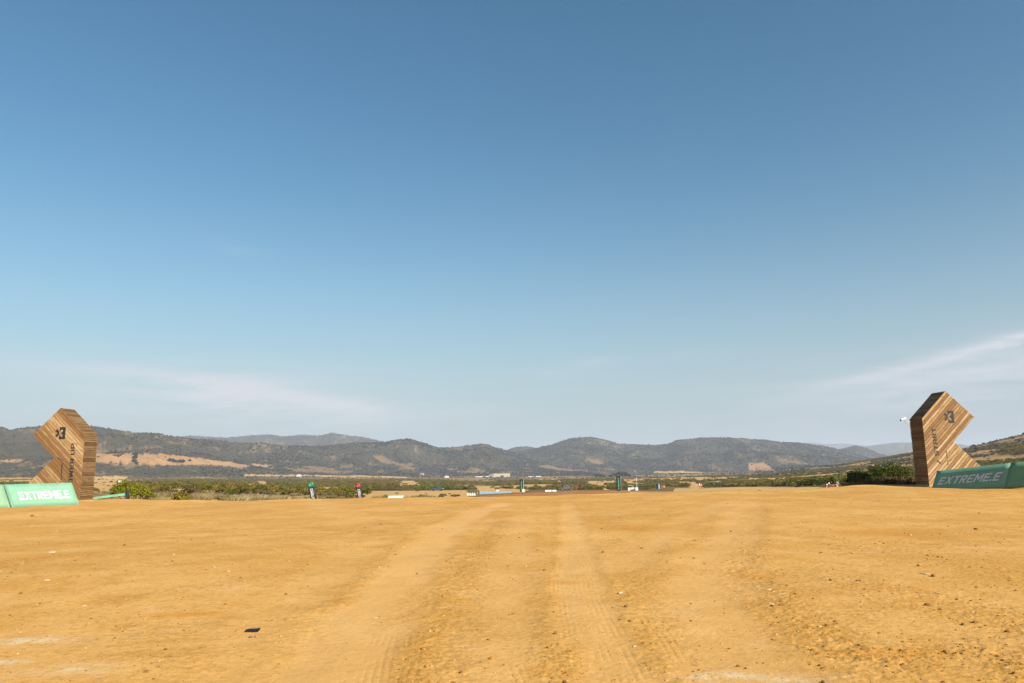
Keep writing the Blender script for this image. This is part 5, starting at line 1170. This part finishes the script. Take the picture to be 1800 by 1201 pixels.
# four white barrier blocks and a pale post
blk = None
for i, px in enumerate((822.5, 826.5, 830.5, 834.2)):
    d = 176; p = at(px, 873, d); z = at(px, 873.2, d).z
    bm = bmesh.new(); add_prism(bm, [(-0.26, 0), (-0.26, 0.18), (-0.17, 0.30), (-0.15, 0.62), (0.15, 0.62), (0.17, 0.30), (0.26, 0.18), (0.26, 0)], -0.25, 0.25); bmesh.ops.recalc_face_normals(bm, faces=bm.faces)
    o = ob('barrier_block', bm_me('barrier_block', bm, MAT['white']), None, (p.x, d, max(z, land_z(p.x, d))-0.02)); o['label'] = 'white plastic barrier block in the short row by the netting'; o['category'] = 'barrier'; o['group'] = 'row of white barrier blocks'
p = at(839, 873, 176); e = empty('marker_post', (p.x, 176, land_z(p.x, 176)-0.02), 0, 'stubby pale marker post beside the row of barrier blocks', 'post')
ob('post', box_me('post', MAT['steel'], 0.16, 0.16, 0.65, 0.02, (0, 0, 0.32)), e); ob('cap', box_me('cap', MAT['white'], 0.22, 0.22, 0.10, 0.02, (0, 0, 0.70)), e)
# pale blue netting fence
nf0, nf1 = at(843, 869.5, 192), at(899, 870.5, 214)
ne = empty('netting_fence', (nf0.x, nf0.y, land_z(nf0.x, nf0.y)), 0, 'sagging pale blue netting fence strung along the track edge', 'fence')
B0 = Vector(ne.location); prev = None; K = 5
for i in range(K+1):
    s = i/K; x, y = nf0.x+(nf1.x-nf0.x)*s, nf0.y+(nf1.y-nf0.y)*s; z = land_z(x, y); h = 0.95-0.40*s
    b = Vector((x, y, z))-B0; ob('post', box_me('post', MAT['steel'], 0.05, 0.05, h+0.1, 0.0, (0, 0, (h+0.1)/2)), ne, b)
    if prev:
        a, ha = prev; V = []; Fc = []
        for q in range(7):
            for r_ in range(3):
                S, T = q/6, r_/2; pt = a.lerp(b, S); hh_ = ha+(h-ha)*S; V.append((pt.x, pt.y-0.04-0.06*math.sin(q*2.1+i)*T, pt.z + hh_*(0.04+0.96*T) - 0.12*math.sin(math.pi*S)*T))
        for q in range(6):
            for r_ in range(2): k = q*3+r_; Fc.append((k, k+3, k+4, k+1))
        me = bpy.data.meshes.new('netting'); me.from_pydata(V, [], Fc); me.materials.append(MAT['paleblue']); ob('netting', me, ne)
    prev = (b, h)
def white_box(px, py, d, w, h, label, mat='white', lid='mintprint'):
    p = at(px, py, d); z = land_z(p.x, d); e = empty('equipment_box', (p.x, d, z-0.02), 0.2, label, 'box'); ob('body', box_me('body', MAT[mat], w, w*0.7, h, 0.03, (0, 0, h/2)), e); ob('lid', box_me('lid', MAT[lid], w+0.06, w*0.7+0.06, 0.08, 0.02, (0, 0, h+0.042)), e)
white_box(874.5, 864, 262, 1.05, 0.75, 'white box with a green lid beyond the blue netting')
white_box(919.8, 865.5, 250, 0.75, 0.85, 'white block at the foot of the slimmer FINISH totem', lid='white')
white_box(1119, 864.5, 216, 0.80, 0.80, 'white box at the foot of the thin mast', lid='white')
white_box(1105.5, 862.5, 219, 0.62, 0.72, 'white drum shaped box between the totem and the buggy', lid='white')
p = at(1119.5, 860, 228); e = empty('mast', (p.x, 228, land_z(p.x, 228)), 0, 'thin white mast with a small head beside the buggy', 'mast')
bm = bmesh.new(); add_tube(bm, [(0, 0, 0), (0, 0, 3.3)], 0.06, 0.045); ob('pole', bm_me('pole', bm, MAT['white']), e); ob('head', box_me('head', MAT['white'], 0.25, 0.25, 0.3, 0.05, (0, 0, 3.4)), e)
p = at(1156.5, 858, 262); e = empty('cabinet', (p.x, 262, land_z(p.x, 262)-0.05), -0.75, 'dark teal field cabinet standing in brown scrub', 'cabinet')
ob('body', box_me('body', MAT['sign_teal'], 1.0, 1.0, 1.75, 0.03, (0, 0, 0.88)), e); ob('door', box_me('door', MAT['paleblue'], 0.02, 0.8, 1.45, 0.0, (0.512, 0, 0.9)), e); ob('roof', box_me('roof', MAT['steel'], 1.1, 1.1, 0.08, 0.02, (0, 0, 1.79)), e)
p = at(1165.5, 859, 258); e = empty('flag', (p.x, 258, land_z(p.x, 258)), 0, 'red and pink marker flag beside the dark teal cabinet', 'flag')
def flag(e, h, w, fh, m1, m2):
    bm = bmesh.new(); add_tube(bm, [(0, 0, -0.05), (0, 0, h)], 0.025); ob('pole', bm_me('pole', bm, MAT['steel']), e)
    for (x0, x1, m) in ((-w, 0.0, m1), (0.0, w, m2)):
        V = []; Fc = []
        for q in range(6):
            x = x0+(x1-x0)*q/5
            for r_ in (0, 1): V.append((x, -0.04-0.05*math.sin(x*5), h-fh+fh*r_-0.08*abs(x)))
        for q in range(5): Fc.append((q*2, q*2+2, q*2+3, q*2+1))
        me = bpy.data.meshes.new('cloth'); me.from_pydata(V, [], Fc); me.materials.append(m); ob('cloth', me, e)
flag(e, 1.15, 0.75, 0.62, MAT['red'], MAT['pink'])
p = at(1230, 862, 190); e = empty('flag', (p.x, 190, land_z(p.x, 190)), 0, 'pink marker flag on a thin pole by the sandy track', 'flag'); flag(e, 1.45, 0.72, 0.42, MAT['pink'], MAT['pink']); ob('sleeve', box_me('sleeve', MAT['white'], 0.26, 0.10, 0.55, 0.02, (0, -0.11, 1.35)), e)
for px, py, d in ((1300, 867.5, 60), (1336, 867.3, 60)):
    x, y = at(px, py, d).x, d; o = ob('clod', clod_me[0], None, (x, y, land_z(x, y)+0.08)); o.scale = (0.14, 0.14, 0.12); o['label'] = 'grey stone lying on the pale sandy ground past the dirt edge'; o['category'] = 'stone'; o['group'] = 'stones past the dirt edge'; 
# red and white tape snarled on stakes at the crest
p0 = at(1463, 866, 37.6); zt = ground_z(p0.x, 37.6); e = empty('barrier_tape', (p0.x, 37.6, zt), 0, 'snarl of red and white barrier tape on short stakes by the dead brush', 'tape')
def ribbon(pts, w, name):
    for i in range(len(pts)-1):
        a, b = Vector(pts[i]), Vector(pts[i+1]); s = (b-a).cross(Vector((0, 1, 0.3))).normalized()*w*0.5
        me = bpy.data.meshes.new(name); me.from_pydata([a-s, b-s, b+s, a+s], [], [(0, 1, 2, 3)]); me.materials.append(MAT['red'] if i % 2 else MAT['white']); ob(name, me, e)
rg_ = random.Random(14)
for (x0, x1, h) in ((-0.34, -0.14, 0.30), (-0.30, 0.0, 0.16), (0.22, 0.32, 0.34), (-0.05, 0.25, 0.2), (0.24, 0.34, 0.30)):
    pts = []; k = 7
    for i in range(k+1): s = i/k; pts.append((x0+(x1-x0)*(s+rg_.uniform(-0.25, 0.25)), rg_.uniform(-0.08, 0.08), 0.03+h*(s if h > 0.25 else math.sin(math.pi*s))+rg_.uniform(0, 0.05)))
    ribbon(pts, 0.07, 'tape_strip')
for x in (-0.32, 0.28):
    bm = bmesh.new(); add_tube(bm, [(x, 0.05, -0.1), (x+0.03, 0.05, 0.36)], 0.015, seg=6); ob('stake', bm_me('stake', bm, MAT['bark']), e)

# ------------------------------------------------------------------ air
hz = bpy.data.materials.new('valley_air'); hz.use_nodes = True; nt = hz.node_tree; nt.nodes.remove(nt.nodes['Principled BSDF'])
pv = nt.nodes.new('ShaderNodeVolumePrincipled'); pv.inputs['Color'].default_value = (0.80, 0.87, 1.0, 1); pv.inputs['Density'].default_value = HAZE = 1.12e-4; pv.inputs['Anisotropy'].default_value = 0.0
nt.links.new(pv.outputs[0], nt.nodes['Material Output'].inputs['Volume'])
zmax = float(LZ.max())+12; zmin = float(min(LZ.min(), BZ.min()))-1.5
XM = float(np.abs(LX).max())+20
o = ob('haze', box_me('haze', hz, 2*XM, 13900+9100, zmax-zmin, 0.0), None, (0, (13900-9100)/2, (zmax+zmin)/2)); o['kind'] = 'stuff'; o['label'] = 'thin summer haze over the valley'
